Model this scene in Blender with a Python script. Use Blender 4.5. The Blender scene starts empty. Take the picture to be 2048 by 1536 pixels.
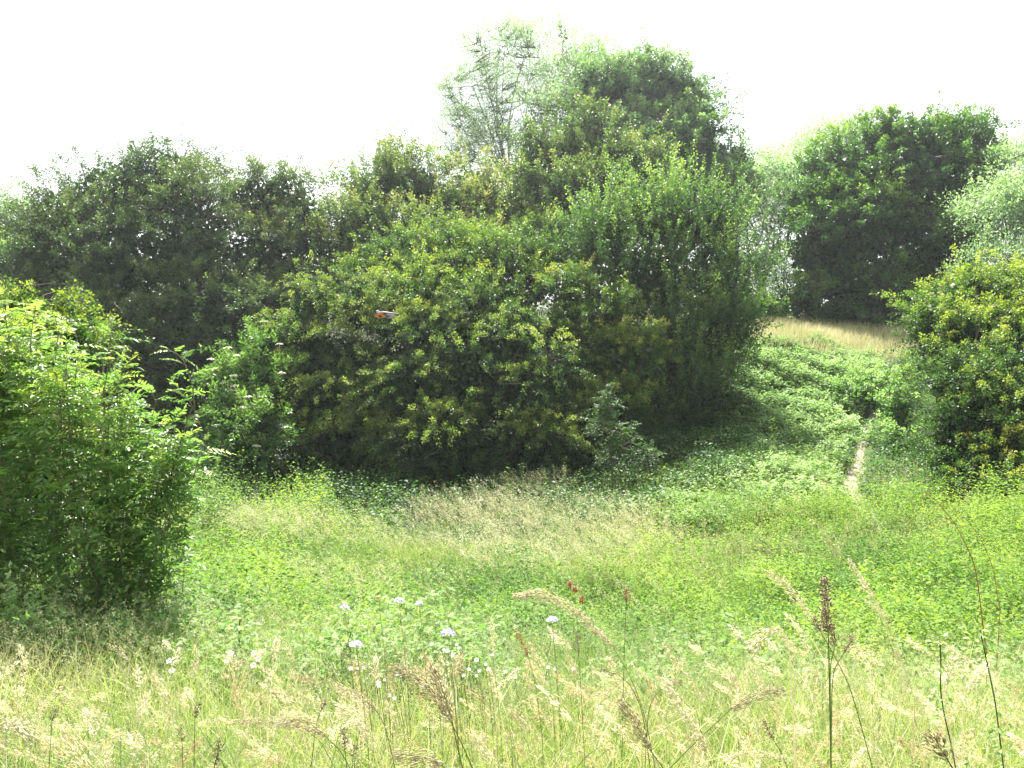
import bpy, math
import numpy as np
from math import radians as R_

# ------------------------------------------------------------------ camera, sky, sun, exposure
sc = bpy.context.scene
col = sc.collection
PITCH = 5.6
F = 1704.0                                    # focal length in photo pixels (2048 wide)
cam_d = bpy.data.cameras.new('camera')
cam = bpy.data.objects.new('camera', cam_d)
col.objects.link(cam)
cam.location = (0, 0, 0)
cam.rotation_euler = (R_(90 - PITCH), 0, 0)
cam_d.sensor_width = 36.0
cam_d.lens = 36.0 * F / 2048.0
cam_d.clip_start = 0.05
cam_d.clip_end = 3000
sc.camera = cam

SUN_EL, SUN_AZ = 51.0, -8.0                    # azimuth measured from +Y towards +X
w = bpy.data.worlds.new('World')
sc.world = w
w.use_nodes = True
nt = w.node_tree
nt.nodes.clear()
sky = nt.nodes.new('ShaderNodeTexSky')
sky.sky_type = 'NISHITA'
sky.sun_disc = False
sky.sun_elevation = R_(SUN_EL)
sky.sun_rotation = R_(SUN_AZ)
sky.air_density = 1.0
sky.dust_density = 3.0
tc = nt.nodes.new('ShaderNodeTexCoord')
mp = nt.nodes.new('ShaderNodeMapping')
mp.inputs['Scale'].default_value = (1.2, 1.2, 3.5)
nz = nt.nodes.new('ShaderNodeTexNoise')
nz.inputs['Scale'].default_value = 1.6
nz.inputs['Detail'].default_value = 6
cr = nt.nodes.new('ShaderNodeMapRange')       # thin bright cloud veil over most of the sky
cr.inputs['From Min'].default_value = 0.3
cr.inputs['From Max'].default_value = 0.7
cr.inputs['To Min'].default_value = 0.72
cr.inputs['To Max'].default_value = 0.95
mx = nt.nodes.new('ShaderNodeMix')
mx.data_type = 'RGBA'
mx.inputs['B'].default_value = (7.6, 7.9, 8.2, 1)
bg = nt.nodes.new('ShaderNodeBackground')
bg.inputs['Strength'].default_value = 0.05
ow = nt.nodes.new('ShaderNodeOutputWorld')
nt.links.new(tc.outputs['Generated'], mp.inputs['Vector'])
nt.links.new(mp.outputs['Vector'], nz.inputs['Vector'])
nt.links.new(nz.outputs['Fac'], cr.inputs['Value'])
nt.links.new(cr.outputs['Result'], mx.inputs['Factor'])
nt.links.new(sky.outputs['Color'], mx.inputs['A'])
nt.links.new(mx.outputs['Result'], bg.inputs['Color'])
nt.links.new(bg.outputs['Background'], ow.inputs['Surface'])

sd = bpy.data.lights.new('sun', 'SUN')
sd.energy = 5.0
sd.angle = R_(0.6)
sd.color = (1.0, 0.955, 0.87)
sun = bpy.data.objects.new('sun', sd)
col.objects.link(sun)
sun.location = (0, 0, 40)
sun.rotation_euler = (R_(SUN_EL - 90), 0, R_(-SUN_AZ))   # light travels from +Y (behind the trees) to the camera

sc.view_settings.view_transform = 'Standard'
sc.view_settings.look = 'None'
sc.view_settings.gamma = 1.0
sc.view_settings.exposure = 2.25
sc.render.engine = 'CYCLES'
sc.cycles.max_bounces = 6
sc.cycles.diffuse_bounces = 3
sc.cycles.glossy_bounces = 2
sc.cycles.transmission_bounces = 4
sc.cycles.caustics_reflective = False
sc.cycles.caustics_refractive = False
sc.cycles.sample_clamp_indirect = 6.0

rng = np.random.default_rng(11)

# ------------------------------------------------------------------ projection helpers
CP, SP = math.cos(R_(PITCH)), math.sin(R_(PITCH))


def P(px, py, d):
    """world point seen at photo pixel (px, py) at forward distance y = d"""
    u = (px - 1024.0) / F
    v = (768.0 - py) / F
    y = CP + v * SP
    z = -SP + v * CP
    s = d / y
    return np.array([u * s, d, z * s])


def proj(p):
    p = np.atleast_2d(p)
    depth = p[:, 1] * CP - p[:, 2] * SP
    up = p[:, 1] * SP + p[:, 2] * CP
    depth = np.where(depth < 0.05, 0.05, depth)
    return 1024 + F * p[:, 0] / depth, 768 - F * up / depth


def nrm(a):
    return a / np.maximum(np.linalg.norm(a, axis=-1, keepdims=True), 1e-9)


def unit(n, r=None):
    r = r or rng
    return nrm(r.normal(size=(n, 3)))


_nk = np.random.default_rng(5)
_K = [(_nk.normal(size=3), _nk.uniform(0, 6.28)) for _ in range(9)]


def noise(p, f=1.0):
    """smooth pseudo noise, about -1..1"""
    p = np.atleast_2d(p)
    if p.shape[1] == 2:
        p = np.c_[p, np.zeros(len(p))]
    s = 0
    for k, ph in _K:
        s = s + np.sin(p @ k * f + ph)
    return s / 4.0


# ------------------------------------------------------------------ terrain
_ctrl = [  # x, y, z
    (-12, -6, -1.5), (0, -6, -1.3), (12, -6, -1.5), (-6, 0, -1.6), (0, 0, -1.62), (6, 0, -1.6),
    (-3, 2.5, -1.95), (0, 2.5, -1.98), (3, 2.5, -2.05), (-4, 4, -2.2), (0, 4, -2.45), (4, 4, -2.55),
    (-4, 7, -2.85), (-8, 7, -2.7), (0, 7, -3.35), (3.5, 7, -3.4), (8, 7, -3.1),
    (-9, 11, -3.7), (-3, 11, -4.15), (1.5, 11, -4.3), (6, 11, -3.9), (10, 11, -3.6),
    (-10, 16, -4.5), (-4, 16, -4.9), (1, 16, -4.9), (5, 16, -4.65), (8.3, 15, -4.05), (11, 14.5, -4.15),
    (-12, 22, -4.8), (-7, 22, -4.9), (-2, 22, -5.0), (2, 22, -4.8), (12, 21, -4.5),
    (5.6, 20, -4.25), (5.3, 24, -4.0), (8.4, 25, -3.75), (11, 28, -2.95),
    (7.5, 18.5, -4.45), (9.0, 22, -4.18), (11.0, 26, -3.66), (13.5, 30, -2.8), (15.4, 34, -1.95),
    (8.0, 30, -1.75), (11.3, 31, -1.85), (5, 30, -2.6), (15, 42, -1.15), (8, 42, -1.2), (22, 34, -1.9), (18, 26, -3.4),
    (-12, 30, -3.9), (-4, 30, -4.0), (-20, 30, -3.8), (-10, 42, -2.5), (0, 42, -1.8), (30, 42, -1.2),
    (-30, 55, -2), (0, 60, -1.0), (30, 60, -1.0), (0, 100, -1.0), (-60, 100, -1.0), (60, 100, -1), (-60, 20, -3.5),
    (60, 20, -2), (-60, -20, -1.5), (60, -20, -1.5), (0, -40, -1.4), (-120, 150, -1), (120, 150, -1), (0, 200, -1),
]
_C = np.array(_ctrl, float)


def _tps(r2):
    return 0.5 * r2 * np.log(r2 + 1e-6)


_n = len(_C)
_A = np.zeros((_n + 3, _n + 3))
_d2 = ((_C[:, None, :2] - _C[None, :, :2]) ** 2).sum(-1)
_A[:_n, :_n] = _tps(_d2) + np.eye(_n) * 0.15
_A[:_n, _n] = 1
_A[:_n, _n + 1:] = _C[:, :2]
_A[_n, :_n] = 1
_A[_n + 1:, :_n] = _C[:, :2].T
_W = np.linalg.solve(_A, np.r_[_C[:, 2], 0, 0, 0])


def gz(x, y):
    x = np.asarray(x, float)
    y = np.asarray(y, float)
    shp = x.shape
    x = np.clip(x.ravel(), -120, 120)
    y = np.clip(y.ravel(), -40, 200)
    out = np.empty(len(x))
    for i in range(0, len(x), 20000):
        q = np.c_[x[i:i + 20000], y[i:i + 20000]]
        d2 = ((q[:, None, :] - _C[None, :, :2]) ** 2).sum(-1)
        out[i:i + 20000] = _tps(d2) @ _W[:_n] + _W[_n] + q @ _W[_n + 1:]
    out += 0.05 * noise(np.c_[x, y], 0.8)
    return out.reshape(shp)


# path centre line (world x, y) from the hollow up the bank
PATH = np.array([(7.0, 15.8), (7.35, 17.3), (7.55, 18.5), (7.9, 19.6), (8.55, 21), (9.1, 22), (9.7, 23.4), (10.6, 25.2), (11.4, 26.6),
                 (12.4, 28.4), (13.3, 29.8)])


def path_dist(x, y):
    q = np.c_[np.ravel(x), np.ravel(y)]
    best = np.full(len(q), 1e9)
    for a, b in zip(PATH[:-1], PATH[1:]):
        ab = b - a
        t = np.clip(((q - a) @ ab) / (ab @ ab), 0, 1)
        best = np.minimum(best, np.linalg.norm(q - a - t[:, None] * ab, axis=1))
    return best


# ------------------------------------------------------------------ mesh helpers
def tag(o, label=None, cat=None, group=None, kind=None):
    if label:
        o['label'] = label
    if cat:
        o['category'] = cat
    if group:
        o['group'] = group
    if kind:
        o['kind'] = kind
    return o


def empty(name, loc):
    o = bpy.data.objects.new(name, None)
    o.empty_display_size = 0.1
    o.location = loc
    col.objects.link(o)
    return o


def raw_mesh(name, V, faces, tint, mat, parent=None, smooth=False):
    """faces: list of int arrays (k x n). V world coordinates; the object sits at its parent's place"""
    V = np.asarray(V, np.float32)
    me = bpy.data.meshes.new(name)
    loops, starts, s = [], [], 0
    for f in faces:
        f = np.asarray(f, np.int32)
        if len(f) == 0:
            continue
        k = f.shape[1]
        loops.append(f.ravel())
        starts.append(np.arange(len(f), dtype=np.int32) * k + s)
        s += f.size
    loops = np.concatenate(loops)
    starts = np.concatenate(starts)
    if parent is not None:
        V = V - np.array(parent.location, np.float32)
    me.vertices.add(len(V))
    me.vertices.foreach_set('co', V.ravel())
    me.loops.add(len(loops))
    me.loops.foreach_set('vertex_index', loops)
    me.polygons.add(len(starts))
    me.polygons.foreach_set('loop_start', starts)
    if smooth:
        me.polygons.foreach_set('use_smooth', np.ones(len(starts), bool))
    if tint is not None:
        at = me.attributes.new('tint', 'FLOAT', 'POINT')
        at.data.foreach_set('value', np.asarray(tint, np.float32))
    me.update(calc_edges=True)
    me.materials.append(mat)
    o = bpy.data.objects.new(name, me)
    col.objects.link(o)
    if parent is not None:
        o.parent = parent
    return o


class Geo:
    """collects vertices, faces and tints of one mesh"""

    def __init__(s):
        s.V, s.F, s.T, s.n = [], [], [], 0

    def add(s, V, F, T):
        V = np.asarray(V, np.float32).reshape(-1, 3)
        s.V.append(V)
        T = np.broadcast_to(np.asarray(T, np.float32), (len(V),)) if np.ndim(T) == 0 else np.asarray(T, np.float32)
        s.T.append(T)
        for f in (F if isinstance(F, list) else [F]):
            s.F.append(np.asarray(f) + s.n)
        s.n += len(V)

    def build(s, name, mat, parent=None, smooth=False):
        by = {}
        for f in s.F:
            by.setdefault(f.shape[1], []).append(f)
        return raw_mesh(name, np.concatenate(s.V), [np.concatenate(v) for v in by.values()], np.concatenate(s.T), mat, parent, smooth)


def leaf_quads(g, C, ax, nr, ln, wd, T, fold=0.15):
    """one diamond leaf per row: base C, axis ax, normal nr"""
    n = len(C)
    ln = np.broadcast_to(ln, (n,))[:, None]
    wd = np.broadcast_to(wd, (n,))[:, None]
    sd_ = nrm(np.cross(ax, nr))
    up = nrm(np.cross(sd_, ax))
    m = C + ax * ln * 0.45 + up * wd * fold
    V = np.stack([C, m + sd_ * wd * 0.5, C + ax * ln, m - sd_ * wd * 0.5], 1)
    F_ = np.arange(n * 4).reshape(n, 4)
    g.add(V.reshape(-1, 3), F_, np.repeat(T, 4))


def leaf_hex(g, C, ax, nr, ln, wd, T):
    """nicer leaf folded on its midrib: 6 points, 4 faces"""
    n = len(C)
    ln = np.broadcast_to(ln, (n,))[:, None]
    wd = np.broadcast_to(wd, (n,))[:, None]
    sd_ = nrm(np.cross(ax, nr))
    up = nrm(np.cross(sd_, ax))
    a = C + ax * ln * 0.35
    V = np.stack([C, a + sd_ * wd * .5 + up * wd * .16, C + ax * ln - up * ln * .12, a - sd_ * wd * .5 + up * wd * .16, C + ax * ln * .45,
                  C + ax * ln * .72 + sd_ * wd * .33 + up * wd * .05, C + ax * ln * .72 - sd_ * wd * .33 + up * wd * .05], 1)
    b = np.arange(n)[:, None] * 7
    T7 = np.repeat(T, 7)
    g.add(V.reshape(-1, 3), [b + np.array([[0, 1, 4]]), b + np.array([[0, 4, 3]]), b + np.array([[1, 5, 2]]), b + np.array([[1, 2, 4]]), b + np.array([[3, 4, 2]]), b + np.array([[3, 2, 6]])], T7)


def blades(g, B, L, W, lean, curve, T, segs=4, T2=None):
    """grass blades: base B, length L, width W, lean direction (n x 2), curve amount"""
    n = len(B)
    t = np.linspace(0, 1, segs + 1)
    z = np.zeros((n, segs + 1, 3))
    ln3 = np.c_[lean, np.zeros(n)]
    hor = (0.15 * t[None] + curve[:, None] * t[None] ** 2.2)
    ver = t[None] - 0.35 * (curve[:, None]) * t[None] ** 3
    z += B[:, None, :] + ln3[:, None, :] * hor[..., None] * L[:, None, None]
    z[..., 2] += ver * L[:, None]
    yaw = rng.uniform(0, math.pi, n)
    s = np.c_[np.cos(yaw), np.sin(yaw), np.zeros(n)]
    wt = np.clip(np.array([0.8, 1, 0.85, 0.55, 0.02]) if segs == 4 else np.linspace(1, 0.03, segs + 1), 0, 1)
    off = s[:, None, :] * (W[:, None] * wt[None] * 0.5)[..., None]
    V = np.stack([z - off, z + off], 2).reshape(n, -1, 3)
    k = (segs + 1) * 2
    b = (np.arange(n) * k)[:, None]
    F_ = [b + np.array([[2 * i, 2 * i + 1, 2 * i + 3, 2 * i + 2]]) for i in range(segs)]
    if T2 is None:
        TT = np.repeat(T, k)
    else:
        f = np.repeat(t, 2)[None]
        TT = (T[:, None] * (1 - f) + T2[:, None] * f).ravel()
    g.add(V.reshape(-1, 3), F_, TT)
    return z


def tube(g, pts, rad, T=0.5, sides=5):
    pts = np.asarray(pts, float)
    n = len(pts)
    rad = np.broadcast_to(rad, (n,))
    d = nrm(np.gradient(pts, axis=0))
    ref = np.array([0.3, 1.0, 0.1]) if abs(d[0, 1]) < 0.8 else np.array([1.0, 0, 0.2])
    a = nrm(np.cross(d, ref))
    b = np.cross(d, a)
    th = np.arange(sides) * 2 * math.pi / sides
    V = pts[:, None] + rad[:, None, None] * (np.cos(th)[None, :, None] * a[:, None] + np.sin(th)[None, :, None] * b[:, None])
    i = np.arange(n - 1)[:, None] * sides
    j = np.arange(sides)[None]
    j2 = (j + 1) % sides
    F_ = np.stack([i + j, i + j2, i + sides + j2, i + sides + j], -1).reshape(-1, 4)
    g.add(V.reshape(-1, 3), F_, T)


def many_tubes(g, A, B, r0, r1, bend, T, sides=3, segs=3):
    """straight-ish thin twigs from A to B with a mid bend vector"""
    n = len(A)
    t = np.linspace(0, 1, segs + 1)
    pts = A[:, None] * (1 - t)[None, :, None] + B[:, None] * t[None, :, None] + bend[:, None] * (4 * t * (1 - t))[None, :, None]
    d = nrm(B - A)
    a = nrm(np.cross(d, np.array([0.31, 0.9, 0.27])))
    b = np.cross(d, a)
    rad = r0[:, None] * (1 - t)[None] + r1[:, None] * t[None]
    th = np.arange(sides) * 2 * math.pi / sides
    V = pts[:, :, None] + rad[:, :, None, None] * (np.cos(th)[None, None, :, None] * a[:, None, None] + np.sin(th)[None, None, :, None] * b[:, None, None])
    k = (segs + 1) * sides
    base = (np.arange(n) * k)[:, None]
    Fs = []
    for s in range(segs):
        for j in range(sides):
            j2 = (j + 1) % sides
            Fs.append(base + np.array([[s * sides + j, s * sides + j2, (s + 1) * sides + j2, (s + 1) * sides + j]]))
    g.add(V.reshape(-1, 3), Fs, np.repeat(np.broadcast_to(T, (n,)), k))


def curve_pts(a, b, bend, n=7):
    t = np.linspace(0, 1, n)[:, None]
    return a * (1 - t) + b * t + np.asarray(bend) * 4 * t * (1 - t)


# ------------------------------------------------------------------ materials
def lin(h):
    h = [int(h[i:i + 2], 16) / 255 for i in (0, 2, 4)]
    return [c / 12.92 if c < .04045 else ((c + .055) / 1.055) ** 2.4 for c in h] + [1]


def foliage(name, cols, trans=0.4, rough=0.5, spec=0.22, tgain=(1.3, 1.6, 0.7)):
    """leaf material: colour ramp over each leaf's own tint, sheen from a waxy surface and light passing through the blade"""
    m = bpy.data.materials.new(name)
    m.use_nodes = True
    t = m.node_tree
    t.nodes.clear()
    at = t.nodes.new('ShaderNodeAttribute')
    at.attribute_name = 'tint'
    rp = t.nodes.new('ShaderNodeValToRGB')
    el = rp.color_ramp.elements
    el[0].position, el[0].color = cols[0][0], (*cols[0][1], 1)
    el[1].position, el[1].color = cols[-1][0], (*cols[-1][1], 1)
    for p, c in cols[1:-1]:
        e = el.new(p)
        e.color = (*c, 1)
    pr = t.nodes.new('ShaderNodeBsdfPrincipled')
    pr.inputs['Roughness'].default_value = rough
    pr.inputs['Specular IOR Level'].default_value = spec
    mu = t.nodes.new('ShaderNodeMix')
    mu.data_type = 'RGBA'
    mu.blend_type = 'MULTIPLY'
    mu.inputs['Factor'].default_value = 1
    mu.inputs['B'].default_value = (*tgain, 1)
    tr = t.nodes.new('ShaderNodeBsdfTranslucent')
    ms = t.nodes.new('ShaderNodeMixShader')
    ms.inputs['Fac'].default_value = trans
    o = t.nodes.new('ShaderNodeOutputMaterial')
    L = t.links.new
    L(at.outputs['Fac'], rp.inputs['Fac'])
    L(rp.outputs['Color'], pr.inputs['Base Color'])
    L(rp.outputs['Color'], mu.inputs['A'])
    L(mu.outputs['Result'], tr.inputs['Color'])
    L(pr.outputs['BSDF'], ms.inputs[1])
    L(tr.outputs['BSDF'], ms.inputs[2])
    L(ms.outputs['Shader'], o.inputs['Surface'])
    return m


def bark(name, c1, c2, scale=6):
    m = bpy.data.materials.new(name)
    m.use_nodes = True
    t = m.node_tree
    pr = t.nodes['Principled BSDF']
    pr.inputs['Roughness'].default_value = 0.9
    nz_ = t.nodes.new('ShaderNodeTexNoise')
    nz_.inputs['Scale'].default_value = scale
    nz_.inputs['Detail'].default_value = 6
    rp = t.nodes.new('ShaderNodeValToRGB')
    rp.color_ramp.elements[0].color = (*c1, 1)
    rp.color_ramp.elements[1].color = (*c2, 1)
    rp.color_ramp.elements[0].position = .35
    rp.color_ramp.elements[1].position = .65
    bp = t.nodes.new('ShaderNodeBump')
    bp.inputs['Strength'].default_value = 0.35
    tcx = t.nodes.new('ShaderNodeTexCoord')
    t.links.new(tcx.outputs['Object'], nz_.inputs['Vector'])
    t.links.new(nz_.outputs['Fac'], rp.inputs['Fac'])
    t.links.new(rp.outputs['Color'], pr.inputs['Base Color'])
    t.links.new(nz_.outputs['Fac'], bp.inputs['Height'])
    t.links.new(bp.outputs['Normal'], pr.inputs['Normal'])
    return m


M = {}
# tint runs from inner leaves, shade painted in, to fresh tips and painted sunlit tops
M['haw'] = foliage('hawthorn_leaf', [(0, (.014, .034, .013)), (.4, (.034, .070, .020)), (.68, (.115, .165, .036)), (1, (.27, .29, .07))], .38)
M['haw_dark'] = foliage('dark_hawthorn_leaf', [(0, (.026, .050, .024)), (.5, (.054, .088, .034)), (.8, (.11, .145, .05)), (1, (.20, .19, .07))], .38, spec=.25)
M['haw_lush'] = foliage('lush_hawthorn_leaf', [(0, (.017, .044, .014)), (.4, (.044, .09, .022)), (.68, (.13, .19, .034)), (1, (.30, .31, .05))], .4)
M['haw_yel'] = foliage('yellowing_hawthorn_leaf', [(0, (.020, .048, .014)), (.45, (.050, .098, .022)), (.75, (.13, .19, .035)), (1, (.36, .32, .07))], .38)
M['maple'] = foliage('maple_leaf', [(0, (.028, .055, .024)), (.5, (.06, .10, .034)), (.8, (.14, .185, .055)), (1, (.27, .25, .09))], .4)
M['upright'] = foliage('dogwood_leaf', [(0, (.026, .055, .024)), (.5, (.06, .115, .04)), (.8, (.14, .21, .06)), (1, (.27, .33, .10))], .42)
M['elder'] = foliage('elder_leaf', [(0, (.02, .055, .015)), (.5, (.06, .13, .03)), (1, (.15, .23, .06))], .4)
M['pale'] = foliage('willow_leaf', [(0, (.07, .11, .06)), (.5, (.12, .18, .09)), (1, (.22, .28, .14))], .45, spec=.5)
M['silver'] = foliage('silver_willow_leaf', [(0, (.12, .18, .11)), (.5, (.22, .30, .19)), (1, (.36, .44, .30))], .45, spec=.4)
M['dark_tree'] = foliage('dark_tree_leaf', [(0, (.032, .065, .038)), (.5, (.07, .125, .062)), (1, (.19, .28, .12))], .42)
M['round'] = foliage('sycamore_leaf', [(0, (.018, .048, .018)), (.5, (.044, .098, .028)), (.8, (.11, .19, .038)), (1, (.22, .28, .05))], .4)
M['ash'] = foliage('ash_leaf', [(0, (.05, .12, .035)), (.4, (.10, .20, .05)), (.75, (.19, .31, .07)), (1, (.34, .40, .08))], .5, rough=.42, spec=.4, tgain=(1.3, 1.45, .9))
M['bramble'] = foliage('bramble_leaf', [(0, (.035, .08, .025)), (.5, (.15, .25, .08)), (1, (.36, .46, .22))], .38, rough=.6, spec=.2)
M['herb'] = foliage('herb_leaf', [(0, (.022, .07, .018)), (.5, (.10, .19, .045)), (1, (.28, .36, .06))], .43, spec=.10, rough=.65, tgain=(1.4, 1.55, .65))
M['grass'] = foliage('grass_blade', [(0, (.035, .085, .022)), (.35, (.09, .17, .045)), (.65, (.22, .29, .07)), (.85, (.40, .40, .16)), (1, (.60, .54, .30))], .42, tgain=(1.3, 1.5, .75))
M['dry'] = foliage('dry_grass_blade', [(0, (.20, .27, .08)), (.5, (.40, .40, .18)), (1, (.58, .53, .33))], .3, tgain=(1.05, 1, .95))
M['straw'] = foliage('seed_straw', [(0, (.16, .10, .06)), (.35, (.33, .26, .14)), (.65, (.50, .45, .26)), (1, (.76, .71, .50))], .3, tgain=(1.1, 1.0, .8))
M['stem'] = foliage('green_stem', [(0, (.03, .06, .02)), (.5, (.12, .18, .05)), (1, (.40, .36, .16))], .15)
M['rust'] = foliage('rust_seed', [(0, (.12, .04, .02)), (.5, (.30, .10, .04)), (1, (.5, .22, .10))], .25, tgain=(1.1, 1, .8))
M['brownhead'] = foliage('brown_seed', [(0, (.08, .055, .04)), (.5, (.24, .17, .11)), (1, (.48, .37, .24))], .2, tgain=(1.1, 1, .8))
M['pale_seed'] = foliage('pale_seed_head', [(0, (.18, .21, .10)), (.5, (.38, .39, .20)), (1, (.66, .62, .42))], .3, tgain=(1.05, 1.05, .9))
M['white'] = foliage('white_petal', [(0, (.70, .72, .62)), (1, (.85, .85, .82))], .35, tgain=(1, 1, 1))
M['lilac'] = foliage('lilac_petal', [(0, (.42, .36, .60)), (1, (.72, .66, .82))], .35, tgain=(1, 1, 1))
M['cream'] = foliage('elder_blossom', [(0, (.55, .55, .38)), (1, (.78, .78, .60))], .35, tgain=(1, 1, 1))
M['bark'] = bark('grey_brown_bark', (.035, .03, .024), (.11, .095, .075))
M['bark_dark'] = bark('dark_bark', (.015, .013, .01), (.05, .042, .034))
M['bark_young'] = bark('young_green_bark', (.06, .06, .03), (.16, .15, .08), 20)

# ------------------------------------------------------------------ ground sheet and path
gm = bpy.data.materials.new('ground_soil')
gm.use_nodes = True
_t = gm.node_tree
_p = _t.nodes['Principled BSDF']
_p.inputs['Roughness'].default_value = 1
_a = _t.nodes.new('ShaderNodeTexNoise')
_a.inputs['Scale'].default_value = 1.7
_a.inputs['Detail'].default_value = 9
_r = _t.nodes.new('ShaderNodeValToRGB')
_r.color_ramp.elements[0].color = (.022, .035, .012, 1)
_r.color_ramp.elements[0].position = .35
_r.color_ramp.elements[1].color = (.05, .065, .025, 1)
_r.color_ramp.elements[1].position = .65
_tc = _t.nodes.new('ShaderNodeTexCoord')
_t.links.new(_tc.outputs['Object'], _a.inputs['Vector'])
_t.links.new(_a.outputs['Fac'], _r.inputs['Fac'])
_t.links.new(_r.outputs['Color'], _p.inputs['Base Color'])

xs = np.unique(np.r_[np.linspace(-400, -30, 20), np.arange(-30, 30.1, .5), np.linspace(30, 400, 20)])
ys = np.unique(np.r_[np.linspace(-60, -4, 10), np.arange(-4, 60.1, .5), np.linspace(60, 900, 25)])
X, Y = np.meshgrid(xs, ys)
Z = gz(X, Y)
V = np.c_[X.ravel(), Y.ravel(), Z.ravel()]
ii = np.arange(len(ys) - 1)[:, None] * len(xs) + np.arange(len(xs) - 1)[None]
ii = ii.ravel()
go = raw_mesh('ground', V, [np.c_[ii, ii + 1, ii + 1 + len(xs), ii + len(xs)]], None, gm, smooth=True)
tag(go, 'grassy ground of the hollow, sloping away and rising to the far bank', 'ground', kind='structure')

pm = bark('trodden_dirt', (.10, .09, .06), (.25, .23, .175), 3)
n = 70
tt = np.linspace(0, len(PATH) - 1, n)
cx = np.interp(tt, np.arange(len(PATH)), PATH[:, 0])
cy = np.interp(tt, np.arange(len(PATH)), PATH[:, 1])
dr = nrm(np.c_[np.gradient(cx), np.gradient(cy)])
wv = (0.17 + 0.04 * np.sin(tt * 3.1)) * np.interp(tt, [0, 2, 4, 7, 12], [.5, 1, .95, .6, .45])
rows = []
for k in (-1, -.33, .33, 1):
    x_, y_ = cx + -dr[:, 1] * wv * k, cy + dr[:, 0] * wv * k
    jj = 1 + (.35 * noise(np.c_[x_ * 5 + k * 9, y_ * 5]) if abs(k) > .9 else 0)
    x_, y_ = cx + (x_ - cx) * jj, cy + (y_ - cy) * jj
    rows.append(np.c_[x_, y_, gz(x_, y_) + (0.028 if abs(k) < .9 else 0.004)])
V = np.stack(rows, 1).reshape(-1, 3)
f = []
for i in range(n - 1):
    for k in range(3):
        f.append((i * 4 + k, i * 4 + k + 1, i * 4 + k + 5, i * 4 + k + 4))
po = raw_mesh('path', V, [np.array(f)], None, pm, smooth=True)
tag(po, 'narrow trodden dirt path climbing the bank beside the bramble', 'path', kind='structure')


# ------------------------------------------------------------------ crowns
DENS, LSZ, FR = 3.0, .93, 2.8
STAT = [0]


def lobes_world(lobes, d, deep=1.0, slope=0.0):
    """slope: how far the low boughs stand out in front of the top of the crown"""
    out = []
    ys_ = [lb[1] for lb in lobes]
    ymid, yh = (max(ys_) + min(ys_)) / 2, max(1, (max(ys_) - min(ys_)) / 2)
    for lb in lobes:
        px, py, rx, ry = lb[:4]
        dd = d + (lb[4] if len(lb) > 4 else 0) - slope * (py - ymid) / yh
        c = P(px, py, dd)
        k = math.hypot(dd, c[2]) / F
        out.append((c, np.array([rx * k, 0.5 * (rx + ry) * k * deep, ry * k])))
    return out


def sprays(LB, per_m2, r, bumps=1.0, up=0.35, back=0.5, inner=0.15, spread=.45, shell=.22):
    """start points, directions, tints for leafy sprays: each lobe carries overlapping flattened boughs with gaps between them"""
    S, D, T = [], [], []
    for li, (c, a) in enumerate(LB):
        area = 4 * math.pi * (((a[0] * a[1]) ** 1.6 + (a[0] * a[2]) ** 1.6 + (a[1] * a[2]) ** 1.6) / 3) ** (1 / 1.6)
        bs = .52 * bumps
        K = max(7, int(area / (math.pi * bs * bs) * 1.08))
        ck = unit(K * 2, r)
        ck = ck[(r.uniform(size=K * 2) < np.where(ck[:, 1] > .35, back, 1.0) * np.where(ck[:, 2] < -.6, .5, 1.0))][:K]
        K = len(ck)
        rb = bs * (.42 + 1.0 * r.uniform(size=K) ** 1.6) * min(1.0, a.min() / bs / 1.1)
        cen = c + ck * (a - rb[:, None] * .6) * r.uniform(.76, 1.26, K)[:, None]
        keepk = np.ones(K, bool)
        for lj, (c2, a2) in enumerate(LB):
            if lj != li:
                keepk &= (((cen - c2) / a2) ** 2).sum(1) > .55
        keepk &= cen[:, 2] > gz(cen[:, 0], cen[:, 1])
        cen, ck, rb = cen[keepk], ck[keepk], rb[keepk]
        if not len(cen):
            continue
        tk = r.normal(0, .08, len(cen))
        wk = rb ** 2 / (rb ** 2).sum()
        n_ = max(10, int((rb ** 2).sum() * 3.4 * per_m2))
        j = r.choice(len(cen), n_, p=wk)
        v = unit(n_, r)
        v[:, 2] = np.where(v[:, 2] < -.25, -v[:, 2] * .9, v[:, 2])
        out_ = nrm(ck / a)[j]
        vv = v * (1 - 1.2 * shell * r.uniform(size=n_) ** 1.5 + .22 * np.maximum(r.normal(size=n_), 0) ** 2 * .5)[:, None] * rb[j][:, None] * np.array([1, 1, .42])
        # boughs hang outwards and down a little
        hang = (vv * out_ * [1, 1, 0]).sum(1)
        vv[:, 2] -= hang * np.clip(.55 - up * .5, 0, 1)
        p = cen[j] + vv
        rel = nrm(v * [1, 1, .7])
        dd = nrm(out_ * .55 + rel * (spread + .25) + np.array([0, 0, up]) + r.normal(0, .3, (n_, 3)))
        keep = p[:, 2] > gz(p[:, 0], p[:, 1]) - .05
        tt_ = tk[j] + .22 * (v[:, 2] - .35) + .28 * (ck[j][:, 2] - .15)  # upper boughs tinted yellower: young growth, plus sunlit tops painted into the colour
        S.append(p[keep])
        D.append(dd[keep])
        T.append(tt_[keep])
        m_ = int(n_ * inner)
        u = unit(m_, r)
        q = c + u * a * r.uniform(.3, .8, m_)[:, None]
        kq = q[:, 2] > gz(q[:, 0], q[:, 1])
        S.append(q[kq])
        D.append(nrm(u + [0, 0, .4])[kq])
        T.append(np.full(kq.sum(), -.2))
    return np.concatenate(S), np.concatenate(D), np.concatenate(T)


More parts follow.
